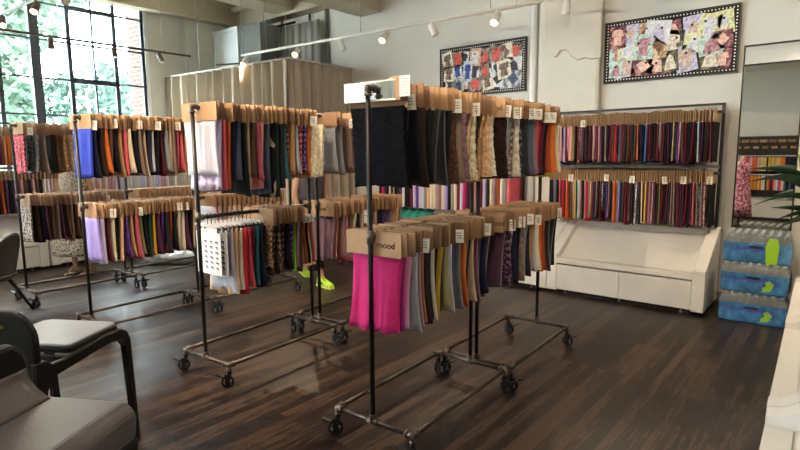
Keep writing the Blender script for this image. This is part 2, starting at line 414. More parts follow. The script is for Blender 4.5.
# ------------------------------------------------------------------ track lights
def head_mesh(m2):
    b = MB(); b.mi = 0
    b.tube([(0, 0, 0), (0, 0, -.06)], .014, 8); b.tube([(0, 0, -.05), (0, 0, -.075)], .02, 8)
    return b
def track(name, label, p0, p1, heads, hm, zdrop=(.5, 1.2)):
    p0, p1 = Vector(p0), Vector(p1); mid = (p0+p1)/2
    t = thing('track_light', label, 'track light', mid)
    a, b_ = p0-mid, p1-mid
    MB().tube([a, b_], .018, 6).build('track_rail', hm, t)
    hw = MB(); d = b_-a
    for q in (.12, .5, .88):
        p = a+d*q; hw.tube([p, p+Vector((0, 0, HC-p0.z))], .004, 5)
    hw.build('suspension_wire', STEEL, t)
    for q, aim, lit in heads:
        p = a+d*q; aim = Vector(aim).normalized()
        h = MB(); h.tube([p, p+Vector((0, 0, -.07))], .012, 8); e = p+Vector((0, 0, -.085))
        h.tube([e-aim*.06, e-aim*.055, e+aim*.075, e+aim*.078], [.02, .036, .042, .042], 14)
        ho = h.build('spot_head', hm, t)
        g = MB(); g.tube([e+aim*.079, e+aim*.084], .034, 14)
        g.build('bulb', BULB if lit else PAPER, ho)
        if lit:
            ld = bpy.data.lights.new('spot_lamp', 'SPOT'); ld.energy = lit; ld.color = (1, .80, .56); ld.spot_size = R(85); ld.spot_blend = .8; ld.shadow_soft_size = .04
            lo = bpy.data.objects.new('spot_lamp', ld); COL.objects.link(lo); lo.parent = t; lo.location = e+aim*.1
            lo.rotation_euler = aim.to_track_quat('-Z', 'Y').to_euler()
    return t
track('t', 'long white track with warm spots in front of the curtained booth', (-7.25, 4.98, 3.05), (-2.5, 5.24, 3.05),
      [(.02, (0, -.8, -1), 40), (.255, (.3, -.9, -.8), 45), (.43, (.2, .3, -1), 0), (.58, (.1, -.9, -.9), 45), (.725, (.4, .3, -1), 0), (.895, (0, -.8, -1), 60)], TRACKW)
track('t', 'dark track running along the top of the tall window', (-8.4, 1.0, 3.15), (-8.4, 4.8, 3.15),
      [(.47, (.15, 0, -1), 0), (.685, (.15, 0, -1), 0), (.865, (.5, .2, -1), 0)], TRACKD)
track('t', 'short dark track crossing before the window at upper left', (-9.0, 2.25, 3.36), (-5.2, 2.25, 3.22),
      [(.17, (.5, -.2, -.8), 35), (.49, (.5, -.5, -.9), 40), (.70, (.6, .1, -.8), 0)], TRACKD)
track('t', 'white track with tilted spots above the framed pin board', (-3.4, 5.5, 3.12), (.6, 5.5, 3.12),
      [(.26, (-.15, .2, -1), 0), (.45, (.5, -.55, -.75), 70), (.475, (.6, .3, -.5), 0), (.8, (.1, .5, -1), 60)], TRACKW)
track('t', 'added white fill track over the walkway before the racks, out of view', (-6.0, .6, 3.3), (1.6, .6, 3.3),  # unseen track, added so its spots lighten the back wall and racks
      [(.15, (.1, .6, -.6), 110), (.35, (-.1, .6, -.6), 110), (.55, (-.05, .9, -.25), 80), (.72, (-.15, .95, -.2), 80)], TRACKW)
# glowing fill panels, added out of view to brighten the room
FILL = mat('fill_glow', '#fff2e4', .5, emit=9)
for x, y, lab in ((-1.2, -1.6, 'right'), (-4.6, -1.6, 'middle'), (-7.2, -1.6, 'window-side'), (-2.6, .9, 'overhead right'), (-5.8, .9, 'overhead left')):
    t = thing('fill_panel', lab + ' added fill panel of the five above the camera side, out of view', 'light', (x, y, 4.2), 0, 'added fill panels')
    f = MB(); f.b2((-.62, -.32, .0), (.62, .32, .05)); f.build('frame', TRACKW, t)
    MB().b2((-.58, -.28, -.008), (.58, .28, -.001)).build('diffuser', FILL, t)
    MB().tube([(-.5, 0, .05), (-.5, 0, .15)], .01, 6).tube([(.5, 0, .05), (.5, 0, .15)], .01, 6).build('hanger_rod', STEEL, t)

# ------------------------------------------------------------------ white display cabinets
CW, CD = 1.57, .66
def cabinet(label, loc, rz):
    t = thing('display_cabinet', label, 'cabinet', loc, rz, 'white slope-topped cabinets')
    prof = [(0, .0), (0, .42), (.05, .42), (.62, .78), (CD, .78), (CD, .0)]
    for x0, x1 in ((0, .11), (CW-.11, CW)):
        MB().prism([(y, z) for y, z in [(0, .035), (0, .43), (.05, .44), (.62, .785), (CD, .785), (CD, .035)]], (x0, x1), 'x').build('wing_panel', WHITE, t, bevel=.004)
    MB().b2((.12, .06, 0), (CW-.12, CD-.02, .04)).build('toe_kick', DARK, t)
    MB().b2((.11, .02, .045), (CW-.11, CD, .07)).build('base_panel', WHITE, t)
    MB().b2((.11, .0, .34), (CW-.11, .10, .40)).build('lip', WHITE, t, bevel=.004)
    MB().prism([(.09, .36), (.09, .38), (.60, .70), (.62, .70), (.62, .67)], (.11, CW-.11), 'x').build('slope_panel', WHITE, t)
    MB().b2((.11, .60, .07), (CW-.11, CD, .76)).build('back_panel', WHITE, t)
    m = CW/2
    for x0, x1 in ((.113, m-.003), (m+.003, CW-.113)):
        MB().b2((x0, .005, .05), (x1, .025, .325)).build('door', WHITE, t, bevel=.002)
    for x in (.2, CW*.5, CW-.2):
        MB().lathe([(.018, 0), (.018, .012), (.008, .014), (.008, .05)], (x, .05, 0), 10).build('glide_foot', STEEL, t)
    return t
cab = cabinet('white slope-topped cabinet beside the stacked water packs', (-2.545, 5.62, 0), 0)
dup(cab, (-4.12, 5.62, 0), 0, 'white slope-topped cabinet left of the pillar, behind the nearest racks')
dup(cab, (-5.70, 5.62, 0), 0, 'white slope-topped cabinet beside the curtained booth')
for i, y in enumerate((1.0, 2.6)):
    dup(cab, (-8.52, y, 0), R(90), ('white cabinet under the window at the left picture edge', 'white cabinet under the window behind the leopard dress')[i])
dup(cab, (-.315, 5.93, 0), R(-88.1), 'white cabinet along the right edge, beside the water packs')
dup(cab, (-.262, 4.36, 0), R(-88.1), 'white cabinet along the right edge, second from the water packs')
dup(cab, (-.205, 2.775, 0), R(-88.1), 'white cabinet in the bottom right corner, nearest the camera')

# ------------------------------------------------------------------ pipe racks
def torus_arc(b, r, w, a0, a1, n=8, c=(0, 0, 0)):
    b.tube([(c[0]+r*math.cos(a0+(a1-a0)*i/n), c[1], c[2]+r*math.sin(a0+(a1-a0)*i/n)) for i in range(n+1)], w, 6); return b
wheel = MB()
prof = [(.030, -.011), (.042, -.011), (.043, 0), (.042, .011), (.030, .011)]
mx_ = Matrix.Rotation(R(90), 4, 'Y')
n = 18; rings = [[wheel.bm.verts.new(mx_ @ Vector((r*math.cos(2*PI*k/n), r*math.sin(2*PI*k/n), z))) for k in range(n)] for r, z in prof]
for i in range(5):
    for k in range(n): wheel._f([rings[i][k], rings[i][(k+1) % n], rings[(i+1) % 5][(k+1) % n], rings[(i+1) % 5][k]], i in (1, 2))
wheel.mi = 1
wheel.tube([(-.014, 0, 0), (.014, 0, 0)], .011, 10)
for k in range(5): wheel.tube([(0, 0, 0), (0, .033*math.cos(k*2*PI/5), .033*math.sin(k*2*PI/5))], .005, 6)
WHEEL = wheel.mesh('wheel', [RUBBER, HUB])
fork = MB()
fork.box((.02, 0, .012), (.005, .03, .075)); fork.box((-.02, 0, .012), (.005, .03, .075)); fork.box((0, .005, .05), (.046, .045, .008)); fork.tube([(0, .012, .05), (0, .012, .075)], .016, 10)
fork.box((0, -.05, .045), (.036, .05, .008), rx=R(-25)); fork.tube([(-.024, 0, 0), (.024, 0, 0)], .006, 8)
FORK = fork.mesh('fork', [BLACKP])
def elbow_mesh(l1, l2):
    b = MB(); b.tube([Vector(l1)*.035, (0, 0, 0), Vector(l2)*.035], .019, 10); b.tube([Vector(l1)*.028, Vector(l1)*.04], .022, 10); b.tube([Vector(l2)*.028, Vector(l2)*.04], .022, 10); return b.mesh('pipe_fitting', [FIT])
def tee_mesh(a, b_, c):
    b = MB(); b.tube([Vector(a)*.035, Vector(b_)*.035], .019, 10); b.tube([(0, 0, 0), Vector(c)*.035], .019, 10); b.tube([Vector(c)*.028, Vector(c)*.04], .022, 10); return b.mesh('pipe_fitting', [FIT])
HW, LR, ZB, ZL, ZU = .257, 1.03, .155, 1.135, 1.87
def make_rack(label):
    t = thing('pipe_rack', label, 'clothes rack', (0, 0, 0), 0, 'rolling pipe racks')
    for y in (0, LR):
        MB().tube([(0, y, ZB), (0, y, ZU)], .0135, 10).build('post', PIPE, t)
        MB().tube([(-HW, y, ZB), (HW, y, ZB)], .0135, 10).build('base_crossbar', BAR, t)
    for x in (-HW, HW): MB().tube([(x, 0, ZB), (x, LR, ZB)], .0135, 10).build('base_rail', BAR, t)
    MB().tube([(0, 0, ZU), (0, LR, ZU)], .0135, 10).build('hanging_rail', PIPE, t)
    MB().tube([(0, 0, ZL), (0, LR, ZL)], .0135, 10).build('hanging_rail', PIPE, t)
    for y, s_ in ((0, 1), (LR, -1)):
        inst('pipe_fitting', elbow_mesh((0, s_, 0), (0, 0, -1)), t, loc=(0, y, ZU))
        inst('pipe_fitting', tee_mesh((0, 0, 1), (0, 0, -1), (0, s_, 0)), t, loc=(0, y, ZL))
        inst('pipe_fitting', tee_mesh((1, 0, 0), (-1, 0, 0), (0, 0, 1)), t, loc=(0, y, ZB))
        for x, q in ((-HW, 1), (HW, -1)):
            e = elbow_mesh((q, 0, 0), (0, s_, 0)); inst('pipe_fitting', e, t, loc=(x, y, ZB))
            st = MB().tube([(0, 0, ZB), (0, 0, .112)], .0125, 10).tube([(0, 0, .13), (0, 0, .118)], .018, 10).build('caster', FIT, t); st.location = (x, y, 0)
            inst('fork', FORK, st, loc=(0, -.012, .043)); inst('wheel', WHEEL, st, loc=(0, -.012, .043))
            st.rotation_euler.z = random.uniform(-.2, .2) + R(-48 if y < .1 else 90)
    return t
RACKS = {'1a': (-1.838, 1.97, -2.8, 'nearest pipe rack with hot pink swatches at its near end'),
         '1b': (-1.876, 3.055, -2.8, 'pipe rack directly behind the nearest one, ending by the white cabinets'),
         '2a': (-3.365, 1.911, -3.3, 'pipe rack carrying white printed charts on its lower rail'),
         '2b': (-3.43, 3.03, -3.0, 'pipe rack behind the chart rack, near the lime green sneakers'),
         '3a': (-4.93, 1.76, -3.2, 'pipe rack with royal blue swatches at its near end'),
         '3b': (-4.99, 2.85, -3.0, 'pipe rack directly behind the royal blue one'),
         '4a': (-6.63, 1.765, -1.5, 'pipe rack with red floral swatches at the far left'),
         '4b': (-6.64, 2.87, -1.5, 'pipe rack behind the far left one, before the white bag')}
proto = None; RK = {}
for k, (x, y, a, lab) in RACKS.items():
    if proto is None:
        proto = make_rack(lab); proto.location = (x, y, 0); proto.rotation_euler.z = R(-a); RK[k] = proto
    else:
        RK[k] = dup(proto, (x, y, 0), R(-a), lab)
        for ch in RK[k].children:
            if ch.name.startswith('caster'): ch.rotation_euler.z = random.uniform(-.2, .2) + R(-48 if k[1] == 'a' and ch.location.y < .1 else 90)

# ------------------------------------------------------------------ fabric swatches on kraft headers
C = dict(black='#15151a', charcoal='#2c2a2d', darkbrown='#35261f', brown='#5f4334', taupe='#8b7666', mauve='#93707c', beige='#c6ab88', cream='#e2d3b4', ivory='#ddd3c2', tan='#b88d60',
         navy='#1c2340', grey='#8f9094', palegrey='#b9bdc4', slate='#566074', teal='#2a6f72', darkgreen='#1d3a33', olive='#6d6a3a', mustard='#c79a2c', yellow='#d9c05c', orange='#d96a2a', rust='#a54c28',
         coral='#dc6470', red='#c42a3a', burgundy='#5c1a2a', maroon='#6e2438', plum='#4d2742', purple='#5f3c86', lavender='#a797da', lilac='#cbc0e0', pink='#e08fae', hotpink='#cf2a72', magenta='#b02c80',
         salmon='#e79a8e', rose='#b95a6c', royalblue='#3346b4', white='#d0cdd8', lime='#86d83c', mint='#9ad2c2', peach='#e7b890', khaki='#a89a6c', blue='#4a7ab4', terracotta='#b4604a', dustyrose='#c29296')
NICE = dict(darkbrown='dark brown', palegrey='pale grey', darkgreen='dark green', hotpink='hot pink', royalblue='royal blue', dustyrose='dusty rose')
def nice(c): return NICE.get(c, c)
KW = dict(s='sheer', f='fur', p='patterned', v='velvet')
def fabric(col, kind):
    key = 'fabric_%s_%s' % (col, kind or 'plain')
    if key in MATS: return MATS[key]
    h = C[col]
    if kind == 's': return mat(key, h, .8, alpha=.72, bump=.05, bscale=300)
    if kind == 'f': return mat(key, h, 1, bump=.9, bscale=120, vary=.35, vscale=40, spec=.1)
    if kind == 'p':
        rgb = [int(h[i:i+2], 16) for i in (1, 3, 5)]
        lo = '#%02x%02x%02x' % tuple(int(c*.55) for c in rgb); hi = '#%02x%02x%02x' % tuple(int(c+(255-c)*.35) for c in rgb)
        return spot_mat(key, [lo, h, hi], 42, .85, 'noise')
    if kind == 'v': return mat(key, h, .95, sheen=.6, bump=.2, bscale=60)
    return mat(key, h, .8, bump=.08, bscale=160, vary=.05, vscale=12, spec=.25)

def swatch_mesh(seed, wd, ln, thick, amp, fur=False, corner=False):
    rng = random.Random(seed); ph = rng.uniform(0, 6.28); k = rng.uniform(5, 12); fl = rng.uniform(-.02, .05); sk = rng.uniform(-.025, .025); top = -.088
    def fn(u, v):
        x = (u-.5)*wd*(1-.06*math.sin(v*PI)+fl*v) + sk*v
        y = amp*(.15+v)*(math.sin(k*(u-.5)*2.2+ph)+.5*math.sin(2.1*k*(u-.5)+2*ph)) + sk*.8*v*v
        z = top-ln*v - .012*v*math.sin(3*u+ph)
        if fur:
            q = Vector((x*60, y*60+seed, z*60)); y += .006*noise.noise(q); x += .007*noise.noise(q*1.7) if u in (0, 1) else 0; z += .01*noise.noise(q*2) if v == 1 else 0
        return (x, y, z), (0, 1, 0)
    return MB().sheet(fn, 26 if fur else 12, 30 if fur else 9, thick).mesh('fabric_swatch', [PAPER])
SW = {}
for kind, nvar, thick, amp in (('', 9, .011, .010), ('s', 3, .004, .010), ('f', 4, .024, .004), ('p', 4, .011, .007), ('v', 3, .016, .006), ('w', 6, .011, .006)):
    SW[kind] = [swatch_mesh(i*13+len(kind)*5+ord((kind or 'a')[0]), .325, .42, thick, amp, kind == 'f') for i in range(nvar)]
def header_mesh(wd, th, h=.12):
    # a folded kraft card: two leaves joined along the bottom fold
    b = MB(); z0 = -.095; z1 = z0+h
    def leaf_(w2, y0, y1, zt):
        b.prism([(-w2/2, z0), (w2/2, z0), (w2/2, zt), (.022, zt), (.022, -.02), (-.022, -.02), (-.022, zt), (-w2/2, zt)], (y0, y1), 'y')
    leaf_(wd, -th/2, -th/2+.0035, z1); leaf_(wd-.014, th/2-.0035, th/2, z1-.005)
    b.box((0, 0, z0+.002), (wd-.014, th-.002, .004))
    return b.mesh('kraft_header', [KRAFT[0]])
HEAD = [header_mesh(.36, .014), header_mesh(.345, .020), header_mesh(.37, .017), header_mesh(.355, .022)]
HEADW = [header_mesh(.35, .026), header_mesh(.36, .034), header_mesh(.34, .03)]
hk = MB(); torus_arc(hk, .0175, .0026, 0, PI); hk.tube([(.0175, 0, 0), (.0175, 0, -.03)], .0026, 6); hk.tube([(-.0175, 0, 0), (-.0175, 0, -.03)], .0026, 6); hk.tube([(-.03, 0, -.03), (.03, 0, -.03)], .003, 6)
HOOK = hk.mesh('hook', [STEEL])
tg = MB(); tg.box((0, 0, 0), (.052, .0025, .075)); tg.mi = 1
for q in range(3): tg.box((-.004+.003*q, -.0016, .018-q*.014), (.03-.004*q, .0008, .005))
TAG = tg.mesh('paper_tag', [PAPER, mat('grey_ink', '#8a8580', .8)])
bar = MB(); bar.box((0, 0, -.062), (.30, .012, .018)); bar.mi = 1; bar.box((-.13, 0, -.085), (.018, .018, .04)); bar.box((.13, 0, -.085), (.018, .018, .04)); bar.tube([(0, 0, -.06), (0, 0, -.0175)], .003, 6); torus_arc(bar, .0175, .003, -PI*.5, PI*.9)
CLIP = bar.mesh('clip_hanger', [mat('clip_pale', '#cfcaca', .35), BLACKP])

ORD = ['first', 'second', 'third', 'fourth', 'fifth', 'sixth', 'seventh', 'eighth', 'ninth', 'tenth', 'eleventh', 'twelfth', 'thirteenth', 'fourteenth', 'fifteenth', 'sixteenth', 'seventeenth', 'eighteenth', 'nineteenth', 'twentieth'] + ['twenty-' + x for x in ['first', 'second', 'third', 'fourth', 'fifth', 'sixth', 'seventh', 'eighth', 'ninth']] + ['thirtieth'] + ['thirty-' + x for x in ['first', 'second', 'third', 'fourth', 'fifth', 'sixth', 'seventh', 'eighth', 'ninth']]
USED = set()
def row(spec, at, where, group, tags=(), rng=None, end='near', lens=.395, wide=False, header='kraft', rz=0, jit=3.5, name='sample_hanger'):
    """spec: list of 'colour[/kind][*length]'; at(i, n) -> world position on the rail"""
    items = []
    for s in spec.split():
        L = 1.0; yw = 0; dx = 0
        if '>' in s: s, dx = s.split('>'); dx = float(dx)
        if '@' in s: s, yw = s.split('@'); yw = float(yw)
        if '*' in s: s, l = s.split('*'); L = float(l)
        c, _, k = s.partition('/'); items.append((c, k, L, yw, dx))
    n = len(items); out = []
    for i, (c, k, L, yw, dx) in enumerate(items):
        kd = KW.get(k, 'fabric'); cc = (nice(c)+' '+kd)
        pv = items[i-1][0] if i else None; nx = items[i+1][0] if i < n-1 else None
        if pv and nx and pv != nx and pv != c and nx != c: lab = '%s swatch between %s and %s, %s' % (cc, nice(pv), nice(nx), where)
        elif not pv: lab = '%s swatch, first at the %s end, %s' % (cc, end, where)
        else: lab = '%s swatch, %s from %s end, %s' % (cc, ORD[i], end, where)
        if lab in USED: lab = '%s swatch, %s from %s end, %s' % (cc, ORD[i], end, where)
        USED.add(lab)
        t = thing(name, lab, 'fabric sample', at(i, n), rz+R(rng.uniform(-jit, jit)), group); yw = R(yw)
        mk = 'w' if wide and k in ('', 'v', 'p') else k
        me = rng.choice(SW[mk])
        sc = (L*lens/.42)*(rng.uniform(.95, 1.03) if wide else rng.uniform(.94, 1.04))
        o = inst('fabric_swatch', me, t, fabric(c, k)); o.rotation_euler.z = yw; o.scale = (rng.uniform(.94, 1.05), 1, sc); o.location.z = -.088*(1-sc)
        if wide:
            c2 = rng.choice(('darkbrown', 'maroon', 'black', 'charcoal', 'plum', 'navy', 'burgundy', 'brown', 'dustyrose', 'taupe', 'black', 'mauve'))
            o2 = inst('fabric_swatch', rng.choice(SW['w']), t, fabric(c2, '')); o2.scale = (rng.uniform(.94, 1.03), 1, sc*rng.uniform(.95, 1.03)); o2.location = (0, .0105, -.088*(1-sc)); o.location.y = -.0105
        o.location.x += dx
        if header == 'kraft':
            h = inst('kraft_header', rng.choice(HEADW if wide else HEAD), t, KRAFTW if wide else rng.choice(KRAFT)); h.location = (rng.uniform(-.014, .014), 0, rng.uniform(-.007, .008))
            inst('hook', HOOK, t)
        else:
            inst('clip_hanger', CLIP, t)
        if i in tags:
            q = inst('paper_tag', TAG, t, loc=(.178 if not wide else -.165, -.012 if not wide else -.01, -.06+rng.uniform(-.012, .012))); q.rotation_euler = (R(rng.uniform(-4, 4)), R(rng.uniform(-6, 6)), R(38 if not wide else -80))
        out.append(t)
    return out
def rail(k, z, y0, y1):
    x, y, a, _ = RACKS[k]; s, c_ = math.sin(R(-a)), math.cos(R(a))
    def at(i, n):
        q = y0 + (y1-y0)*(i/(max(1, n-1)))
        return (x - s*q, y + c_*q, z)
    return at
FLAP = MB(); FLAP.prism([(.04, -.10), (.165, -.25), (.15, -.27), (-.06, -.17)], (-.017, -.013), 'y'); FLAP.prism([(.10, -.62), (.16, -.50), (.165, -.56), (.13, -.655)], (-.020, -.016), 'y')
FLAP = FLAP.mesh('turned_back_corner', [PAPER])
rng = random.Random(5)
def rzk(k): return R(-RACKS[k][2])
row('black/f charcoal black darkbrown black black charcoal/v black/v black brown/f taupe mauve/f beige/f@12 cream/f@8 charcoal tan/f peach/f ivory/f', rail('1a', ZU, .075, .985), 'upper rail of the nearest rack', 'upper swatches of the nearest rack', (1, 9, 13), rng, rz=rzk('1a'))
row('hotpink magenta pink palegrey mauve/v rust/v darkbrown charcoal ivory black mustard navy khaki white purple slate grey orange taupe black beige maroon mauve slate navy plum/v darkbrown/v', rail('1a', ZL, .055, .985), 'lower rail of the nearest rack', 'lower swatches of the nearest rack', (5, 15, 24), rng, rz=rzk('1a'))
row('darkbrown/f palegrey/v grey taupe/p ivory/f navy/p charcoal teal slate mauve coral red burgundy black rust orange yellow cream', rail('1b', ZU, .05, .985), 'upper rail of the rack behind nearest', 'upper swatches of the second near rack', (0, 3, 7, 9, 12, 14), rng, rz=rzk('1b'))
row('plum/v@8 mauve/v plum/p lilac/p navy black taupe/f ivory grey charcoal tan palegrey cream orange rust darkbrown charcoal/v black black/v black*1.05@14', rail('1b', ZL, .05, .985), 'lower rail of the rack behind nearest', 'lower swatches of the second near rack', (2, 5, 8, 11, 19), rng, rz=rzk('1b'))
R2U = row('white/s*.97 lilac*1.15 coral*1.2 orange*1.2 navy slate black*1.35 beige*1.1 brown rose*1.0 salmon*1.25 slate*1.25 black*1.35@12 darkgreen*1.3 charcoal*1.2 teal rust/p tan palegrey coral/p purple/p orange cream/f@10>.10 plum', rail('2a', ZU, .05, .985), 'upper rail of the chart rack', 'upper swatches of the chart rack', (22,), rng, rz=rzk('2a'))
fo = inst('turned_back_corner', FLAP, R2U[12], fabric('beige', '')); fo['label'] = 'beige turned-back corner'; fo.rotation_euler.z = R(12)
row('palegrey/s grey/s taupe/s dustyrose/s mauve/p plum rose/p pink/p plum maroon', rail('2b', ZU, .06, .96), 'upper rail of the rack near sneakers', 'upper swatches of the sneaker rack', (2, 5), rng, rz=rzk('2b'))
row('tan/p*.9 brown/p brown/p plum/p black purple/p lime mauve brown', rail('2a', ZL, .50, .80), 'lower rail of the chart rack', 'lower swatches of the chart rack', (), rng, rz=rzk('2a'))
row('mauve/s salmon/s dustyrose/s dustyrose/s tan/s cream darkbrown ivory rust khaki grey beige maroon navy purple slate mauve tan beige taupe', rail('2b', ZL, .06, .96), 'lower rail of the rack near sneakers', 'lower swatches of the sneaker rack', (), rng, rz=rzk('2b'))
row('royalblue navy darkbrown orange brown black tan coral cream black taupe beige navy palegrey black burgundy grey beige taupe rose coral tan navy burgundy', rail('3a', ZU, .05, .985), 'upper rail of the royal blue rack', 'upper swatches of the royal blue rack', (1, 5, 10, 14, 19, 22), rng, rz=rzk('3a'))
row('lavender lilac burgundy cream black peach purple tan rose olive black darkgreen mustard plum purple charcoal rust black cream ivory plum black beige black', rail('3a', ZL, .05, .985), 'lower rail of the royal blue rack', 'lower swatches of the royal blue rack', (3, 9, 18, 20), rng, rz=rzk('3a'))
row('red/p black/p grey/f taupe black brown/f tan/f beige/f tan/f cream/f beige/f ivory/f cream/f navy charcoal ivory/f', rail('4a', ZU, .06, .98), 'upper rail of the red floral rack', 'upper swatches of the red floral rack', (1,), rng, rz=rzk('4a'))
row('taupe/p darkbrown/f black plum brown taupe plum brown taupe brown darkbrown taupe brown plum taupe brown grey taupe charcoal grey', rail('4a', ZL, .06, .98), 'lower rail of the red floral rack', 'lower swatches of the red floral rack', (16,), rng, rz=rzk('4a'))

# garment charts, clip-hung strips and ribbons on the lower rail of the chart rack
at = rail('2a', ZL, 0, 1.0)
CARD = MB(); CARD.b2((-.145, -.003, -.40), (.145, .003, -.09)); CARD.mi = 1
for r_ in range(6):
    for c_ in range(4):
        x = -.1+c_*.066; z = -.17-r_*.036
        CARD.box((x, -.0036, z), (.022+.01*((r_+c_) % 2), .001, .010)); CARD.box((x+.012, -.0036, z-.009), (.016, .001, .005))
CARD = CARD.mesh('printed_chart', [mat('chart_white', '#e9e8ea', .7), INK])
for i, lab in enumerate(('white printed chart card, first at the front of the chart rack lower rail', 'white printed chart card just behind the front one on the chart rack', 'white printed chart card, third back on the chart rack lower rail')):
    p = at(7+i*3, 101); t = thing('chart_hanger', lab, 'chart', p, rzk('2a')+R((-2, 3, -4)[i]), 'printed charts')
    inst('clip_hanger', CLIP, t); inst('printed_chart', CARD, t, loc=((0, .012, -.01)[i], 0, 0))
row('white/s*1.22 peach*1.15 cream*1.15 red*1.15 red/v*1.15 maroon*1.15 teal*1.15 navy*1.15 black*1.15', rail('2a', ZL, .16, .43), 'lower clip hangers of chart rack', 'clip-hung strips of the chart rack', (), rng, header='clip', rz=rzk('2a'), name='clip_sample')
RIB = MB()
for q, x in enumerate((-.11, -.04, .03, .10)): RIB.sheet(lambda u, v, x=x: ((x+(u-.5)*.035+.01*math.sin(v*4+x*40), .004*math.sin(v*6+x*30), -.10-.35*v), (0, 1, 0)), 2, 8, .003)
RIB = RIB.mesh('ribbon', [PAPER])
BD = MB()
for x in (-.115, -.09, -.045, -.02, .03, .05, .095, .12): BD.ball((x, 0, -.46), .012, 8)
BD = BD.mesh('bead_trim', [PAPER])
WCL = MB(); WCL.box((0, 0, -.07), (.28, .012, .02)); WCL.box((-.11, 0, -.095), (.02, .02, .05)); WCL.box((.0, 0, -.095), (.02, .02, .05)); WCL.box((.11, 0, -.095), (.02, .02, .05)); WCL.tube([(0, 0, -.06), (0, 0, -.0175)], .003, 6); torus_arc(WCL, .0175, .003, -PI*.5, PI*.9)
WCL = WCL.mesh('clip_hanger', [mat('clip_clear', '#d9d2cc', .3)])
for i, c in enumerate(('salmon', 'olive', 'orange', 'black', 'cream', 'rust')):
    t = thing('ribbon_hanger', '%s ribbon trims with beaded ends, far end of chart rack lower rail' % c, 'trim sample', at(84+i*2.1, 101), rzk('2a')+R(rng.uniform(-5, 5)), 'beaded ribbon hangers')
    inst('clip_hanger', WCL, t); inst('ribbon', RIB, t, fabric(c, '')); inst('bead_trim', BD, t, fabric('peach', ''))

# glossy header plate and printed kraft headers at the near end of the nearest rack
x, y, a, _ = RACKS['1a']
pl = thing('header_plate', 'mirror-bright header plate at the near end of the nearest rack', 'sign', rail('1a', ZU, .045, 1)(0, 1), rzk('1a'))
pb = MB(); pb.prism([(-.19, -.055), (.13, -.055), (.13, .03), (-.19, .03)], (-.004, .004), 'y'); pb.build('plate', mat('mirror_acrylic', '#e8ecf0', .04, 1.0), pl)
fr = MB(); fr.b2((-.195, -.006, -.062), (.135, .006, -.054)); fr.b2((-.195, -.006, .029), (.135, .006, .036)); fr.build('edge_strip', PAPER, pl)
inst('hook', HOOK, pl, loc=(0, .008, 0))
mk = thing('kraft_sign', 'tall kraft strip with white lined note at top of nearest rack', 'sign', (rail('1a', ZU, .03, 1)(0, 1)[0]+.135, rail('1a', ZU, .03, 1)(0, 1)[1]+.02, ZU), rzk('1a'))
MB().b2((-.04, 0, -.065), (.028, .006, .048)).build('strip', KRAFT[2], mk)
nb = MB(); nb.b2((.028, -.006, -.05), (.09, -.001, .045)); nb.mi = 1
for q in range(6): nb.box((.058, -.0065, .03-q*.013), (.044, .001, .003))
nb.build('note', [PAPER, mat('grey_ink2', '#a09a94', .8)], mk)
def header_print(k, z, q, label, s, size, dx):
    p = rail(k, z, q, 1)(0, 1)
    t = thing('printed_header', label, 'sign', p, rzk(k), 'printed kraft headers')
    inst('kraft_header', HEAD[0], t, KRAFT[2]); inst('hook', HOOK, t, loc=(0, .0, 0))
    text('header_print', s, size, INK, t, (dx+.012, -.0082, -.037), (R(90), 0, 0))
header_print('1a', ZL, .025, 'kraft header with dark lettering in front of the hot pink swatches', 'mood', .048, .075)
header_print('1b', ZU, .02, 'kraft header with dark lettering starting the second near upper rail', 'mood', .05, .09)
header_print('1b', ZL, .02, 'kraft header with dark lettering starting the second near lower rail', 'mood', .048, .12)
header_print('2b', ZL, .02, 'kraft header with dark mark at the start of the sneaker rack', 'mood', .04, .03)
ht = thing('hang_tag', 'white hang tag with dark lettering low on the sneaker rack', 'tag', (rail('2b', ZL, .42, 1)(0, 1)[0]+.2, rail('2b', ZL, .42, 1)(0, 1)[1], ZL-.13), R(38))
MB().box((0, 0, 0), (.06, .003, .12)).build('card', PAPER, ht)
text('tag_print', 'mood', .024, INK, ht, (0, -.0025, .01), (R(90), 0, 0))
MB().tube([(0, 0, .06), (-.02, .01, .11)], .0015, 5).build('string', INK, ht)

# ------------------------------------------------------------------ wall racks
def wall_rack(label, loc, rz, L, arm=True):
    t = thing('wall_rack', label, 'rack', loc, rz, 'racks along the walls')
    for x in (0, L):
        MB().b2((x-.014, -.014, .785), (x+.014, .014, 2.02)).build('post', PIPE, t)
        for z in (1.93, 1.335): MB().b2((x-.01, -.14, z-.01), (x+.01, .0, z+.01)).build('arm', PIPE, t)
    MB().b2((-.014, -.014, 2.0), (L+.014, .014, 2.024)).build('top_bar', PIPE, t)
    for z in (1.93, 1.335): MB().tube([(-.01, -.13, z), (L+.01, -.13, z)], .0125, 10).build('hanging_rail', PIPE, t)
    MB().b2((.0, -.10, 1.383), (L, .09, 1.412)).build('shelf_bar', mat('shelf_grey', '#6d6762', .5), t)
    return t
wall_rack('two-rail rack above the white cabinets on the right wall', (-2.70, 6.20, 0), 0, 1.69)
wall_rack('two-rail wall rack left of the pillar, mostly behind the nearest racks', (-5.35, 6.20, 0), 0, 2.2)
wall_rack('two-rail rack along the window wall behind the red floral rack', (-9.02, 1.6, 0), R(90), 2.9)
def wat(z):
    return lambda i, n: (-2.655+1.60*i/(n-1), 6.07, z)
wr = random.Random(9)
row('pink mauve dustyrose lilac pink peach black brown/p plum black darkbrown taupe dustyrose black charcoal maroon red slate maroon brown darkgreen terracotta navy blue burgundy darkbrown grey burgundy plum khaki purple brown black maroon palegrey plum darkbrown black', wat(1.93), 'upper rail over white cabinets', 'upper swatches on the right wall rack', (8,), wr, end='left', lens=.40, wide=True, rz=R(90), jit=2)
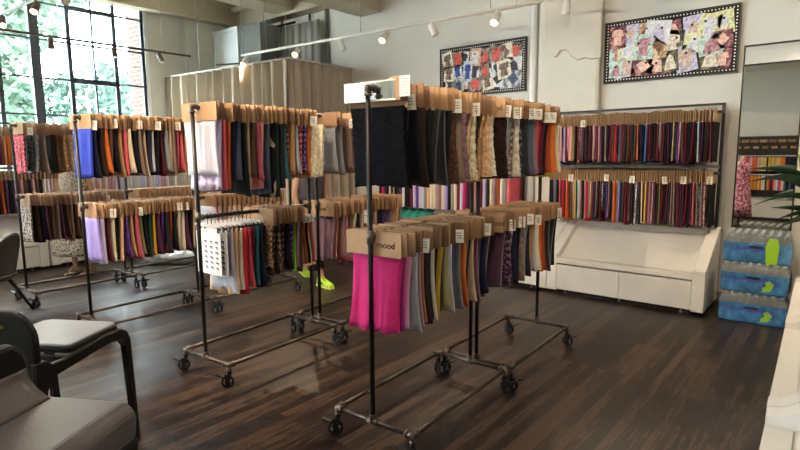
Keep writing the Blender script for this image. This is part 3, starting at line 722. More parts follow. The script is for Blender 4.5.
row('navy teal coral red orange olive yellow mint charcoal red peach navy black grey/p purple black orange lavender brown burgundy navy white/p cream yellow mauve plum olive black charcoal taupe burgundy plum black rose teal/p dustyrose/p black', wat(1.335), 'lower rail over white cabinets', 'lower swatches on the right wall rack', (5, 14, 20, 27, 31, 36), wr, end='left', lens=.44, wide=True, rz=R(90), jit=2)
# the rest of the swatches, only glimpsed between the racks
st = MB(); smats = []; srng = random.Random(3)
def stuff_row(cols, pos, axis, z, ln, wd=.34):
    for i, c in enumerate(cols):
        p = pos(i, len(cols)); m = fabric(c, '')
        if m not in smats: smats.append(m)
        if KRAFT[1] not in smats: smats.append(KRAFT[1])
        def fn(u, v):
            a = (u-.5)*wd; w_ = .006*math.sin(9*u+i)*v
            return ((p[0]+a, p[1]+w_, z-.09-ln*v) if axis == 'x' else (p[0]+w_, p[1]+a, z-.09-ln*v)), ((0, 1, 0) if axis == 'x' else (1, 0, 0))
        st.mi = smats.index(m); st.sheet(fn, 5, 4, .024)
        st.mi = smats.index(KRAFT[1]); d = (wd+.02, .022, .12) if axis == 'x' else (.022, wd+.02, .12)
        st.box((p[0], p[1], z-.035), d)
pal = 'peach cream dustyrose grey ivory peach magenta navy hotpink lilac cream peach ivory lilac purple darkbrown charcoal lavender navy mauve olive slate coral plum grey maroon rust cream lilac magenta black burgundy ivory white'.split()
stuff_row([srng.choice(pal) for _ in range(44)], lambda i, n: (-5.3+2.1*i/(n-1), 6.07), 'y', 1.335, .44)
stuff_row([srng.choice(pal) for _ in range(44)], lambda i, n: (-5.3+2.1*i/(n-1), 6.07), 'y', 1.93, .40)
wp = ['brown', 'maroon', 'charcoal', 'rust', 'plum', 'dustyrose', 'black', 'taupe']; pale = ['white', 'lilac', 'ivory', 'white', 'lilac', 'dustyrose', 'white', 'beige', 'ivory']
stuff_row([srng.choice(wp) for _ in range(22)] + [srng.choice(pale) for _ in range(40)], lambda i, n: (-8.88, 1.65+2.8*i/(n-1)), 'x', 1.335, .46)
stuff_row([srng.choice(['orange', 'maroon', 'rust', 'charcoal', 'black', 'slate', 'tan']) for _ in range(30)], lambda i, n: (-8.88, 1.65+1.3*i/(n-1)), 'x', 1.93, .40)
for k, cs in (('3b', ['white', 'ivory', 'taupe', 'beige', 'dustyrose', 'grey']), ('4b', ['white', 'ivory', 'lilac', 'taupe'])):
    f_ = rail(k, ZL, .08, .95)
    stuff_row([srng.choice(cs) for _ in range(16)], lambda i, n: f_(i, n), 'x', ZL, .42)
o = st.build('fabric_swatches', smats, fix=False); tag(o, 'swatches on the wall racks and far racks glimpsed between the nearer rows', 'fabric sample', None, 'stuff')
tl = MB().sheet(lambda u, v: ((-5.05+u*.62+.03*math.sin(v*5), 5.66+.5*v+.0, .43+.31*v+.02*math.sin(u*26)+.03), (0, -.5, .86)), 40, 8, .006).build('tulle_cloth', mat('teal_tulle', '#3fae9a', .7, alpha=.9)); tag(tl, 'teal sheer cloth lying on the cabinet slope behind the racks', 'cloth')

# ------------------------------------------------------------------ pin boards
def board(label, x0, seed, pals):
    rng = random.Random(seed); w_, h_ = 1.28, .635
    t = thing('pin_board', label, 'pin board', (x0, 6.345, 2.33), 0, 'framed pin boards')
    b = MB(); b.b2((0, -.03, 0), (w_, 0, h_)); b.build('backing', mat('board_black', '#17151a', .8), t)
    f = MB(); f.b2((-.012, -.04, -.012), (w_+.012, 0, 0)); f.b2((-.012, -.04, h_), (w_+.012, 0, h_+.012)); f.b2((-.012, -.04, 0), (0, 0, h_)); f.b2((w_, -.04, 0), (w_+.012, 0, h_))
    f.build('frame', mat('board_frame', '#0f0e10', .4), t)
    d = MB()
    def dot(x, z): d.lathe([(.0075, 0), (.0075, .002)], (x, -.0301, z), 8, m=Matrix.Rotation(R(90), 4, 'X'))
    nx = 40
    for i in range(nx):
        for z in (.02, h_-.02): dot(.02+(w_-.04)*i/(nx-1), z)
    for i in range(1, 19):
        for x in (.02, w_-.02): dot(x, .02+(h_-.04)*i/19)
    d.build('border_dots', PAPER, t)
    cols, rows = 8, 3; n_ = 0
    order = [(i, j) for i in range(cols) for j in range(rows)]; rng.shuffle(order)
    for q, (i, j) in enumerate(order):
        cx = .045+(w_-.09)*(i+.5)/cols; cz = .045+(h_-.09)*(j+.5)/rows
        wd = rng.uniform(.13, .25); hh = rng.uniform(.17, .28)
        cx = min(max(cx+rng.uniform(-.05, .05), .04+wd/2), w_-.04-wd/2); cz = min(max(cz+rng.uniform(-.04, .04), .04+hh/2), h_-.04-hh/2)
        p = rng.choice(pals); y = -.034-.0016*(q % 6)
        e = MB(); e.box((0, 0, 0), (wd, .0012, hh)); e.mi = 1
        k = rng.random()
        if k < .45:   # garment-like cut-out shape
            g = [(-.3, .3), (-.12, .34), (.12, .34), (.3, .3), (.36, .05), (.22, .02), (.26, -.36), (-.26, -.36), (-.22, .02), (-.36, .05)]
        elif k < .75: # small swatch, tilted
            g = [(-.3, .1), (.05, .38), (.34, .0), (.0, -.32)]
        else:
            g = [(-.36, -.4), (-.2, .1), (.0, .36), (.2, .2), (.38, -.4)]
        e.prism([(a*wd, b_*hh) for a, b_ in g], (-.0022, -.0007), 'y')
        e.mi = 2; e.lathe([(.013, 0), (.010, .004)], (rng.uniform(-.3, .3)*wd, -.0023, rng.uniform(.1, .4)*hh), 8, m=Matrix.Rotation(R(90), 4, 'X'))
        o = e.build('pinned_print', [p[0], p[1], INK], t); o.location = (cx, y, cz); o.rotation_euler.y = R(rng.uniform(-12, 12))
    return t
def pr(n, a, b, sc=14): return (spot_mat('print_%s' % n, a, sc, .6, 'noise'), spot_mat('print_%s_fg' % n, b, sc*2, .6, 'noise'))
P1 = [pr('grey_street', ['#6e6f74', '#a9aaae', '#d8d8da'], ['#2d3a58', '#46587c']), pr('white_sheet', ['#e4e4e8', '#d6d6dc', '#eeeef0'], ['#1c1c22', '#30303a']), pr('city', ['#55504c', '#8c857e', '#b8b0a6'], ['#c54a40', '#d86a58']),
      pr('pale_blue', ['#b9c3d4', '#d7dde6', '#9aa7bd'], ['#2c3f8a', '#3c56a8']), pr('cream_page', ['#e2d8c4', '#eee8da', '#d0c2a6'], ['#5a4a40', '#8a7262']), pr('warm', ['#c9a48c', '#e0c4b0', '#a8806a'], ['#e9e6e4', '#cfd0d6'])]
P2 = [pr('sand', ['#c8a888', '#a8845e', '#e0cbb0'], ['#6a4a34', '#8a6242']), pr('white_sheet2', ['#e6e6ec', '#d9dae2', '#f0f0f2'], ['#d8cfe0', '#b9b4d0']), pr('dark_garden', ['#2c2a26', '#54533e', '#8a8454'], ['#e8e2d8', '#c9b8a4']),
      pr('lilac_page', ['#b8b4d4', '#d6d2e4', '#a09cc4'], ['#c4a49c', '#dcc8bc']), pr('lemon', ['#d8d49a', '#e8e6c4', '#b8bc7a'], ['#e6e6ea', '#c8ccd8']), pr('rose_dark', ['#4e2834', '#8a4a5a', '#c08a80'], ['#e0b0a0', '#f0d4c4']), pr('mint_page', ['#a8ccc4', '#d8e4dc', '#88b0ac'], ['#c99aa0', '#a06a76'])]
board('black dotted pin board of clippings left of the pillar, over the racks', -4.5, 4, P1)
board('black dotted pin board of clippings right of the pillar, beside the mirror', -2.23, 8, P2)

# ------------------------------------------------------------------ mirror
mr = thing('leaning_mirror', 'tall thin-framed mirror leaning on the wall beside the cabinets', 'mirror', (-.635, 6.21, 0))
mr.rotation_euler.x = R(-.5)
MW, MH = .232, 2.55
MB().b2((-MW, -.004, .03), (MW, .004, 2.355)).build('mirror_glass', mat('mirror_silver', '#e4e0d8', .015, 1.0), mr)
f = MB()
for a, b in (((-MW-.012, -.014, 0), (-MW, .014, MH)), ((MW, -.014, 0), (MW+.012, .014, MH)), ((-MW, -.014, 0), (MW, .014, .03)), ((-MW, -.014, MH-.015), (MW, .014, MH)), ((-MW, -.012, 2.355), (MW, .012, 2.372))): f.b2(a, b)
f.build('frame', mat('mirror_frame', '#1b1918', .4, .5), mr)

# ------------------------------------------------------------------ front of the room, seen in the mirror
dw = thing('display_wall', 'dark slatted display board with kraft labels at the front wall', 'display board', (-1.6, YP+.02, 0))
MB().b2((-2.4, 0, .55), (2.6, .06, 2.12)).build('slat_board', mat('slat_dark', '#2b2624', .7), dw)
for i in range(16):
    for j in range(2): MB().b2((-1.5+i*.20+j*.07, .06, 1.96-j*.16), (-1.5+i*.20+j*.07+(.165 if j == 0 else .12), .09, 2.03-j*.17)).build('label_block', KRAFT[(i+j) % 4], dw)
for z in (1.6, 1.12): MB().b2((-2.3, .06, z), (2.5, .42, z+.02)).build('shelf', mat('shelf_white', '#d8d2c8', .6), dw)
st2 = MB(); sm2 = []
for j, z in enumerate((1.59, 1.11)):
    for i in range(120):
        c = srng.choice(['yellow', 'mustard', 'black', 'red', 'coral', 'cream', 'hotpink', 'beige', 'orange', 'white']) if i < 66 else srng.choice(['navy', 'black', 'slate'])
        m = fabric(c, '')
        if m not in sm2: sm2.append(m)
        st2.mi = sm2.index(m); st2.box((-3.85+i*.039, YP+.27, z-.19), (.034, .28, .36))
o = st2.build('fabric_bundles', sm2); tag(o, 'coloured fabric bundles hung under the display board shelves at the front wall', 'fabric sample', None, 'stuff')
lc = thing('low_counter', 'low pale counter under the dark display board', 'counter', (-1.6, YP+.05, 0))
MB().b2((-2.4, 0, .06), (2.6, .6, .5)).build('body', mat('counter_pale', '#cfc6b8', .5), lc); MB().b2((-2.35, .04, 0), (2.55, .55, .06)).build('plinth', DARK, lc)
df = thing('dress_form', 'dress form in a pink floral dress at the front of the room', 'dress form', (-1.90, -1.9, 0), 0)
MB().lathe([(.03, .92), (.20, .3), (.26, .22), (.235, .5), (.20, .8), (.145, 1.05), (.17, 1.25), (.175, 1.36), (.10, 1.45), (.06, 1.47)], (0, 0, 0), 24, 1, .75).build('dress', spot_mat('pink_floral', ['#8a3a5c', '#c9607e', '#e7a6ae', '#f0c8c4'], 26, .8, 'noise'), df)
MB().lathe([(.05, 1.45), (.048, 1.55), (.02, 1.58)], (0, 0, 0), 16).build('neck_block', mat('form_linen', '#d9b8a0', .8), df)
MB().tube([(0, 0, .02), (0, 0, 1.0)], .014, 8).lathe([(.17, 0), (.17, .015), (.02, .03)], (0, 0, 0), 20).build('stand', BLACKP, df)
rb = MB().b2((-2.0, -2.2, 3.6), (-1.5, -1.6, 3.9)).build('duct_box', mat('red_box', '#6e2a2a', .5)); tag(rb, 'red duct box hanging from the ceiling at the front', 'duct')
MB().tube([(-1.75, -1.9, 3.9), (-1.75, -1.9, HC)], .015, 6).build('hanger_rod', STEEL, rb)

# ------------------------------------------------------------------ water packs
PET = mat('clear_bottle', '#8d9ba3', .1, trans=.85, vary=.0)
WRAPB = mat('blue_film', '#4d8cc0', .18, vary=.5, vscale=16, alpha=.82, spec=.7)
CLEARF = mat('clear_film', '#e6eef2', .08, alpha=.22, spec=.8)
bt_ = MB(); bt_.lathe([(.030, 0), (.031, .01), (.031, .125), (.027, .15), (.014, .178), (.0125, .186)], n=14); BOT = bt_.mesh('bottle', [PET])
cp_ = MB(); cp_.lathe([(.0145, .186), (.0145, .2), (.012, .203)], n=12); CAP = cp_.mesh('bottle_cap', [mat('cap_clear', '#9fb0ba', .3)])
def water(label, x, y, z, rz, first=None):
    t = thing('water_pack', label, 'bottled water', (x, y, z), R(rz), 'water packs'); t.scale = (1.02, 1, 1.33)
    W, D = 8, 5
    for i in range(W):
        for j in range(D):
            o = inst('bottle', BOT, t, loc=((i-(W-1)/2)*.062, (j-(D-1)/2)*.062+.16, .002)); inst('bottle_cap', CAP, o)
    def ring(z, inset, n=72):
        out = []
        for k in range(n):
            a = 2*PI*k/n; hx, hy = W*.031+.005-inset, D*.031+.005-inset
            e = 14; c_, s_ = math.cos(a), math.sin(a); q = (abs(c_)**e+abs(s_)**e)**(-1/e)
            x_, y_ = c_*q*hx, s_*q*hy
            sc_ = .0035*math.cos(x_/.062*2*PI) if abs(s_) > abs(c_)*.62 else .0035*math.cos(y_/.062*2*PI)
            out.append((x_*(1+sc_/hx), y_+.16+sc_*(1 if y_ > 0 else -1), z))
        return out
    def shell(name, zs, m):
        b = MB(); rs = [[b.bm.verts.new(p) for p in ring(z, i_)] for z, i_ in zs]
        for a_, b_ in zip(rs, rs[1:]):
            for k in range(72): b._f([a_[k], a_[(k+1) % 72], b_[(k+1) % 72], b_[k]], True)
        return b, rs
    b, rs = shell('w', [(.001, .006), (.012, 0), (.06, -.001), (.134, .001)], WRAPB); b._f(list(reversed(rs[0]))); b.build('blue_wrap', WRAPB, t, fix=False)
    b, rs = shell('w', [(.134, .001), (.155, .004), (.185, .016), (.206, .03)], CLEARF); b._f(rs[-1]); b.build('clear_wrap', CLEARF, t, fix=False)
    lb = MB(); lb.b2((-.06, -.0035, .098), (.05, -.002, .116)); lb.build('label_strip', mat('label_dark', '#20242c', .4), t)
    l2 = MB(); l2.prism([(-.20, .088), (-.14, .078), (-.08, .09), (.02, .08), (.1, .09), (.18, .082), (.18, .094), (.1, .102), (.02, .094), (-.08, .104), (-.14, .092), (-.2, .1)], (-.0052, -.003), 'y'); l2.build('wave_print', mat('label_purple', '#4a4fae', .4), t)
    l3 = MB(); l3.prism([(.07, .02), (.13, .03), (.155, .075), (.12, .1), (.09, .085), (.1, .06), (.075, .05)], (-.0065, -.0045), 'y'); l3.build('leaf_print', mat('label_green', '#8fc43c', .4), t)
    return t
water('blue-wrapped pack of water bottles at the bottom of the stack', -.60, 5.665, 0.0, 1)
water('blue-wrapped pack of water bottles in the middle of the stack', -.605, 5.675, .276, -1)
tp = water('blue-wrapped pack of water bottles topping the stack', -.60, 5.70, .552, 2)
gl = MB().prism([(.075, .0), (.155, .0), (.165, .12), (.15, .17), (.09, .175), (.065, .12)], (-.012, -.007), 'y').build('green_label', mat('label_lime', '#9fd02a', .4), tp)

# ------------------------------------------------------------------ potted plant at the right edge
pp = thing('potted_plant', 'potted plant with long strap leaves at the right edge before the mirror', 'plant', (-.10, 6.13, 0))
MB().lathe([(.09, 0), (.10, .02), (.145, .66), (.155, .70), (.14, .705), (.13, .66)], (0, 0, 0), 24).build('pot', mat('pot_grey', '#55514e', .6), pp)
MB().tube([(0, 0, .66), (0, -.02, .9), (0, -.03, 1.10)], [.025, .022, .016], 8).build('stem', mat('plant_stem', '#5a4a38', .8), pp)
lg = mat('strap_leaf', '#24442a', .42, vary=.3, vscale=5)
lg2 = mat('strap_leaf_light', '#7f9a3c', .38, vary=.3, vscale=5)
def leaf(base, tip, sag, wd, m):
    b_, t_ = Vector(base), Vector(tip); d = t_-b_; side = d.cross(Vector((0, 1, .45))).normalized()
    def fn(u, v):
        p = b_+d*v+Vector((0, 0, sag*math.sin(PI*v)*1.0)); w_ = wd*math.sin(PI*(.08+.9*v))**.8*(1-v*.55)
        return p+side*(u-.5)*w_*1.7+Vector((0, .25*w_*(1-abs(2*u-1)), 0)), Vector((0, -.9, .4))
    MB().sheet(fn, 4, 14, .002).build('leaf', m, pp)
for base, tip, sag, wd, m in (((0, 0, 1.06), (-.57, -.60, 1.40), .12, .075, lg), ((0, 0, 1.06), (-.56, -.58, 1.29), .13, .08, lg), ((0, 0, 1.04), (-.52, -.6, 1.09), .10, .05, lg), ((0, 0, 1.0), (-.40, -.58, 1.07), .02, .06, lg),
                              ((0, 0, .98), (-.36, -.55, .97), .05, .07, lg), ((0, 0, .96), (-.37, -.56, .88), .06, .085, lg), ((-.05, -.1, 1.0), (-.25, -.52, 1.52), -.03, .085, lg2), ((0, 0, 1.05), (.15, -.3, 1.75), .0, .09, lg2), ((0, 0, 1.05), (.55, -.1, 1.45), .15, .08, lg), ((0, 0, 1.03), (.5, -.4, 1.2), .2, .08, lg), ((0, 0, 1.05), (-.1, .1, 1.6), .05, .08, lg), ((0, 0, 1.05), (.3, .12, 1.6), .05, .08, lg)):
    leaf(base, tip, sag, wd, m)

# ------------------------------------------------------------------ chairs
WOOD = mat('black_wood', '#141212', .5, vary=.2, vscale=10, spec=.3)
LEATH = mat('grey_leather', '#575150', .36, bump=.12, bscale=130, vary=.08, vscale=8)
PAD = mat('pale_leather', '#85868a', .4, bump=.08, bscale=130, vary=.05, vscale=6)
BRASS = mat('brass', '#c9a050', .3, .9)
s2 = thing('bar_stool', 'black framed stool with pale seat pad and brass slot in its back', 'stool', (-3.0, .907, 0), R(31.6))
pad = [(-.21, -.17), (-.19, -.18), (.19, -.18), (.21, -.17), (.21, .15), (.18, .18), (-.18, .18), (-.21, .15)]
MB().prism(pad, (.668, .685), 'z').build('seat_pad', PAD, s2, bevel=.008)
MB().prism([(a*1.03, b*1.03) for a, b in pad], (.645, .668), 'z').build('seat_board', WOOD, s2, bevel=.004)
for s_ in (-1, 1):
    # side frame: rear leg, curved rail and front leg as one shaped board
    prof = [(-.44, 0), (-.405, 0), (-.365, .5), (-.345, .56), (-.30, .59), (.06, .612), (.135, .60), (.165, .56), (.205, .0), (.24, 0), (.215, .58), (.195, .63), (.15, .655), (.05, .662), (-.24, .645), (-.315, .65), (-.35, .68), (-.40, .68), (-.405, .5)]
    fr_ = MB().prism(prof, (s_*.232-.016, s_*.232+.016), 'x').build('side_frame', WOOD, s2, bevel=.006)
    fr_.rotation_euler.y = 0
bk = []
for i in range(9): bk.append((-.24+.13*(1-math.cos(PI/2*i/8)), .775+.13*math.sin(PI/2*i/8)))
outl = [(-.24, .57)] + bk + [(-a, z) for a, z in reversed(bk)] + [(.24, .57)]
MB().prism(outl, (-.395, -.365), 'y').build('backrest', WOOD, s2, bevel=.008)
MB().b2((-.03, -.399, .83), (.10, -.394, .842)).build('brass_slot', BRASS, s2)
for y_, nm in ((.15, 'front_stretcher'), (-.2, 'rear_stretcher')): MB().b2((-.22, y_-.012, .60), (.22, y_+.012, .64)).build(nm, WOOD, s2)

s1 = thing('lounge_stool', 'grey leather upholstered stool nearest the camera at bottom left', 'stool', (-1.97, .485, 0), R(-60))
# local +y is the way it faces
def roll_seat(x0, x1, z, m, name, par):
    prof = [(-.24, z-.14)]
    for i in range(7): a = PI*i/12; prof.append((.16+.06*math.sin(a)*1.0, z-.06+.06*math.cos(a)) if False else (.16+.06*math.cos(PI/2-a), z-.06+.06*math.sin(PI/2-a)))
    prof = [(-.24, z)] + prof[1:] + [(.21, z-.14), (-.24, z-.14)]
    o = MB().prism(prof, (x0, x1), 'x').build(name, m, par, bevel=.015); return o
roll_seat(-.24, .24, .68, LEATH, 'seat_cushion', s1)
MB().prism([(-.25, .30), (.20, .30), (.215, .545), (-.25, .545)], (-.245, .245), 'x').build('seat_base', WOOD, s1, bevel=.01)
bo = [(-.25, .62), (-.25, .80), (-.235, .85), (-.19, .89), (.19, .89), (.235, .85), (.25, .80), (.25, .62)]
MB().prism(bo, (-.265, -.215), 'y').build('backrest', WOOD, s1, bevel=.02)
MB().sheet(lambda u, v: ((-.215+.43*u, -.205+.09*(1-v)**2.2, .675+.11*v), (0, .8, .6)), 10, 8, .02).build('back_pad', LEATH, s1)
for x_ in (-.2, .2):
    for y_ in (-.2, .17): MB().tube([(x_*1.12, y_*1.15, 0), (x_, y_, .31)], .014, 8, r1=.022).build('leg', WOOD, s1)

s3 = thing('bucket_chair', 'dark bucket chair with pale seat at the left edge, by the window', 'chair', (-6.37, 1.36, 0), R(130))
def shell3(u, v):
    a = (u-.5)*PI*1.05; r_ = .255+.03*v
    return (r_*math.sin(a)*(1-.05*v), -r_*math.cos(a)*(.95+.2*v)+.02, .40+.43*v*(.10+.90*max(0, math.cos(a))**1.6)), (math.sin(a), -math.cos(a), .1)
MB().sheet(shell3, 24, 10, .035).build('bucket_back', mat('bucket_dark', '#3a3230', .5), s3)
MB().lathe([(.05, .34), (.2, .36), (.262, .40), (.262, .425)], (0, 0, 0), 24, 1, 1).build('bucket_base', MATS['bucket_dark'], s3)
MB().lathe([(.245, .42), (.25, .44), (.22, .46), (.05, .463)], (0, .01, 0), 24).build('seat_pad', PAD, s3)
for x_ in (-1, 1):
    for y_ in (-1, 1): MB().tube([(x_*.26, y_*.26, 0), (x_*.13, y_*.13, .36)], .012, 8, r1=.02).build('leg', WOOD, s3)

# ------------------------------------------------------------------ people behind the racks
def skin_body(name, nodes, edges, m, parent, sub=2):
    me = bpy.data.meshes.new(name); keys = list(nodes)
    me.from_pydata([nodes[k][0] for k in keys], [(keys.index(a), keys.index(b)) for a, b in edges], [])
    o = bpy.data.objects.new(name, me); COL.objects.link(o)
    o.modifiers.new('skin', 'SKIN'); me.update()
    if not me.skin_vertices:
        bm = bmesh.new(); bm.from_mesh(me); bm.verts.layers.skin.verify(); bm.to_mesh(me); bm.free()
    for i, k in enumerate(keys):
        r_ = nodes[k][1]; me.skin_vertices[0].data[i].radius = r_ if isinstance(r_, tuple) else (r_, r_)
        me.skin_vertices[0].data[i].use_root = (i == 0)
    sb = o.modifiers.new('sub', 'SUBSURF'); sb.levels = sub; sb.render_levels = sub
    dg = bpy.context.evaluated_depsgraph_get(); ev = o.evaluated_get(dg)
    new = bpy.data.meshes.new_from_object(ev, depsgraph=dg); o.modifiers.clear(); o.data = new
    new.materials.clear(); new.materials.append(m)
    for p in new.polygons: p.use_smooth = True
    o.parent = parent
    return o
def figure(t, H, la, ra, lk, rk, skin):
    """la/ra ankles, lk/rk knees; facing -y"""
    N = {'pel': ((0, 0, .52*H), (.14, .10)), 'waist': ((0, 0, .62*H), (.115, .085)), 'chest': ((0, -.01, .73*H), (.145, .10)), 'neckb': ((0, 0, .83*H), (.06, .06)), 'neck': ((0, -.01, .865*H), .048), 'chin': ((0, -.025, .895*H), (.062, .07)), 'head': ((0, -.015, .945*H), (.076, .092)), 'crown': ((0, 0, .985*H), (.05, .06)), 'nose': ((0, -.112, .925*H), .012)}
    E_ = [('pel', 'waist'), ('waist', 'chest'), ('chest', 'neckb'), ('neckb', 'neck'), ('neck', 'chin'), ('chin', 'head'), ('head', 'crown'), ('head', 'nose')]
    for s_, an, kn in ((-1, la, lk), (1, ra, rk)):
        q = str(s_)
        N['hip'+q] = ((s_*.09, 0, .48*H), .085); N['kn'+q] = (kn, .052); N['an'+q] = (an, .033); N['toe'+q] = ((an[0], an[1]-.15, max(.03, an[2]-.05)), .028)
        E_ += [('pel', 'hip'+q), ('hip'+q, 'kn'+q), ('kn'+q, 'an'+q), ('an'+q, 'toe'+q)]
        N['sh'+q] = ((s_*.17, 0, .80*H), .05); N['el'+q] = ((s_*.22, .02, .62*H), .038); N['wr'+q] = ((s_*.21, -.12, .50*H), .026); N['palm'+q] = ((s_*.205, -.16, .465*H), (.036, .018))
        E_ += [('chest', 'sh'+q), ('sh'+q, 'el'+q), ('el'+q, 'wr'+q), ('wr'+q, 'palm'+q)]
        for f_ in range(4):
            a1, a2 = 'f%d%s' % (f_, q), 'g%d%s' % (f_, q); dx = (f_-1.5)*.02; ln = (.075, .085, .08, .062)[f_]
            N[a1] = ((s_*.205+dx, -.175, .465*H-.045), .0095); N[a2] = ((s_*.205+dx, -.165, .465*H-.045-ln*.55), .008)
            E_ += [('palm'+q, a1), (a1, a2)]
        N['th'+q] = ((s_*.17, -.185, .465*H-.02), .010); N['ti'+q] = ((s_*.165, -.20, .465*H-.055), .009); E_ += [('palm'+q, 'th'+q), ('th'+q, 'ti'+q)]
    b = skin_body('body', N, E_, skin, t)
    ey = MB()
    for s_ in (-1, 1): ey.ball((s_*.03, -.092, .938*H), .011, 8)
    ey.build('eyes', mat('eye_dark', '#2a211c', .3), t)
    MB().tube([(-.022, -.092, .902*H), (0, -.099, .901*H), (.022, -.092, .902*H)], .005, 6).build('mouth', mat('lips', '#a3564e', .5), t)
    return b
HAIR = mat('dark_hair', '#2a1e18', .6, bump=.3, bscale=60, stretch=(1, 1, .1))
def hair(t, H, long_):
    def fn(u, v):
        a = PI*.5+(u-.5)*PI*1.45; r_ = .098
        z = .995*H-.055*(v**2)*1.0 if v < .4 else .995*H-.009-(v-.4)*long_
        rr = r_*min(1, math.sin(min(1, v/.4)*PI/2)+.02)
        return (rr*math.cos(a)*.92, rr*math.sin(a)-.0, z), (math.cos(a), math.sin(a), .3)
    MB().sheet(fn, 24, 14, .022).build('hair', HAIR, t)
# woman in the leopard print dress
p1 = thing('person', 'person in a leopard print dress and tan shoes standing behind the racks', 'person', (-7.86, 2.75, 0), R(40))
H1 = 1.64
figure(p1, H1, (-.09, 0, .085), (.1, .02, .085), (-.09, -.02, .46), (.1, 0, .46), SKIN)
LEO = spot_mat('leopard_print', ['#17130f', '#1d1812', '#7f6e5e', '#b9ab9b'], 46, .85)
def dress(u, v):
    a = u*2*PI; z = 1.36-1.10*v
    r_ = (.17 if v < .05 else .16+.02*math.sin(v*9) if v < .3 else .165+.17*((v-.3)/.7)**.8)
    r_ *= 1+.035*math.sin(a*9)*v
    return (r_*1.0*math.cos(a), r_*.8*math.sin(a), z), (math.cos(a), math.sin(a), 0)
MB().sheet(dress, 54, 20, .006).build('leopard_dress', LEO, p1)
hair(p1, H1, .35)
for x_, y_ in ((-.09, 0), (.1, .02)):
    MB().prism([(-.045, .10), (.045, .10), (.05, -.04), (.045, -.15), (.015, -.20), (-.02, -.20), (-.048, -.14), (-.05, -.04)], (0, .035), 'z', (x_, y_-.03, 0)).prism([(-.04, .10), (.04, .10), (.045, -.04), (-.045, -.04)], (.035, .075), 'z', (x_, y_-.03, 0)).build('shoe', mat('tan_shoe', '#b59a80', .6), p1, bevel=.012)
# walker in lime sneakers
p2 = thing('person', 'person in lime green sneakers walking behind the chart rack', 'person', (-5.02, 4.34, 0), R(80))
H2 = 1.70
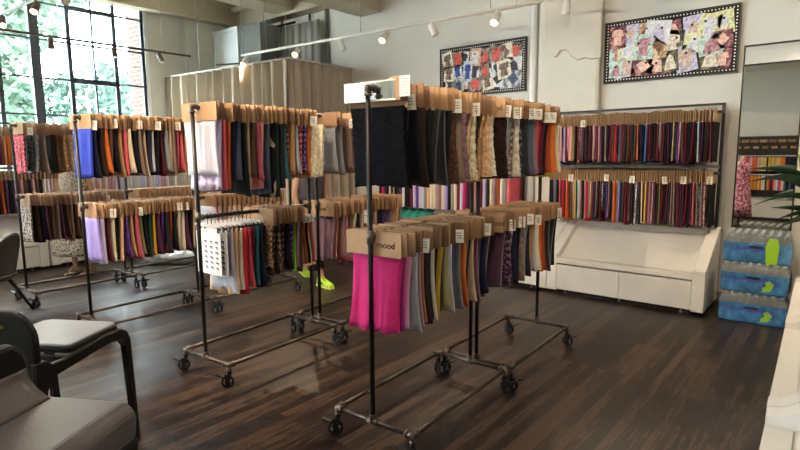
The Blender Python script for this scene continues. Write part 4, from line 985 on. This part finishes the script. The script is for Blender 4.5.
# local -y (rotated by 80 deg) points to +x
figure(p2, H2, (-.06, -.30, .085), (.07, .42, .13), (-.07, -.12, .50), (.08, .17, .47), SKIN)
TRO = mat('black_trousers', '#1a1a1e', .8)
for pts in ([(-.09, 0, .88), (-.075, -.115, .50), (-.063, -.26, .2)], [(.09, 0, .88), (.082, .16, .50), (.073, .33, .26)]):
    MB().tube(pts, [.11, .085, .065], 16).build('trouser_leg', TRO, p2)
MB().lathe([(.13, .78), (.165, .84), (.15, .98), (.14, 1.06)], (0, 0, 0), 20, 1, .75).build('trouser_seat', TRO, p2)
MB().lathe([(.155, .98), (.15, 1.06), (.17, 1.25), (.18, 1.36), (.12, 1.44), (.06, 1.47)], (0, 0, 0), 20, 1.05, .75).build('shirt', mat('dark_shirt', '#4a4650', .8), p2)
hair(p2, H2, .10)
def sneaker(loc, rx):
    m_ = Matrix.Translation(Vector(loc)) @ Matrix.Rotation(rx, 4, 'X')
    b = MB(); st_ = [(.10, .036, .10), (.07, .042, .105), (.02, .044, .10), (-.05, .046, .075), (-.12, .048, .055), (-.165, .04, .045), (-.185, .02, .03)]
    rings = [[b.bm.verts.new(m_ @ Vector((w_*math.cos(PI*k/8), y_, .022+h_*math.sin(PI*k/8)))) for k in range(9)] for y_, w_, h_ in st_]
    for a_, c_ in zip(rings, rings[1:]):
        for k in range(8): b._f([a_[k], a_[k+1], c_[k+1], c_[k]], True)
        b._f([a_[8], a_[0], c_[0], c_[8]])
    b._f(rings[0]); b._f(list(reversed(rings[-1])))
    o = b.build('sneaker', mat('lime_mesh', '#b4e02c', .6), p2)
    s_ = MB(); s_.prism([(-.042, .105), (.042, .105), (.046, .0), (.05, -.12), (.03, -.185), (-.03, -.185), (-.05, -.12), (-.046, 0)], (0, .026), 'z')
    for v in s_.bm.verts: v.co = m_ @ v.co
    s_.build('sole', mat('lime_sole', '#d6ea70', .6), o)
    k_ = MB()
    for q in range(3): k_.box((0, -.02-.03*q, .1-.012*q), (.05, .008, .01))
    k_.box((.043, .0, .06), (.006, .09, .018), rx=R(20)); k_.box((-.043, .0, .06), (.006, .09, .018), rx=R(20))
    for v in k_.bm.verts: v.co = m_ @ v.co
    k_.build('lace', BLACKP, o)
sneaker((-.06, -.33, 0), 0); sneaker((.07, .38, .03), R(16))

# ------------------------------------------------------------------ odds and ends on the floor
bg_ = thing('plastic_bag', 'crumpled white plastic bag on the floor behind the royal blue rack', 'bag', (-7.55, 3.78, 0), R(35))
b = MB()
for dx, sc_ in ((-.14, 1.0), (.18, .85)):
    n_ = 22; rings = []
    for i in range(n_):
        th = PI*i/(n_-1); ring = []
        for k in range(28):
            a = 2*PI*k/28; v = Vector((.24*math.sin(th)*math.cos(a), .17*math.sin(th)*math.sin(a), -.13*math.cos(th)))*sc_
            d = noise.noise(v*9+Vector((dx*9, 0, 0)))*.05+noise.noise(v*25)*.02
            v *= 1+d/.2; v.z = max(v.z, -.12*sc_)
            ring.append(b.bm.verts.new(v+Vector((dx, 0, .12*sc_+.001))))
        rings.append(ring)
    for a_, c_ in zip(rings, rings[1:]):
        for k in range(28): b._f([a_[k], a_[(k+1) % 28], c_[(k+1) % 28], c_[k]])
b.build('bag_film', mat('bag_white', '#e3e3e6', .3, alpha=.85), bg_)
rc = thing('rolling_case', 'low red case on ball casters under the racks near the booth', 'case', (-5.25, 5.38, 0), R(10))
MB().prism([(-.28, .07), (.28, .07), (.3, .2), (.26, .26), (-.26, .26), (-.3, .2)], (-.14, .14), 'y').build('shell', mat('red_shell', '#a8242c', .4), rc, bevel=.03)
for x_ in (-.22, .22):
    for y_ in (-.1, .1): MB().ball((x_, y_, .035), .034, 12).tube([(x_, y_, .06), (x_, y_, .08)], .01, 6).build('ball_caster', mat('red_ball', '#7a1d22', .4), rc)
MB().tube([(-.08, 0, .26), (-.07, 0, .3), (.07, 0, .3), (.08, 0, .26)], .012, 8).build('handle', BLACKP, rc)
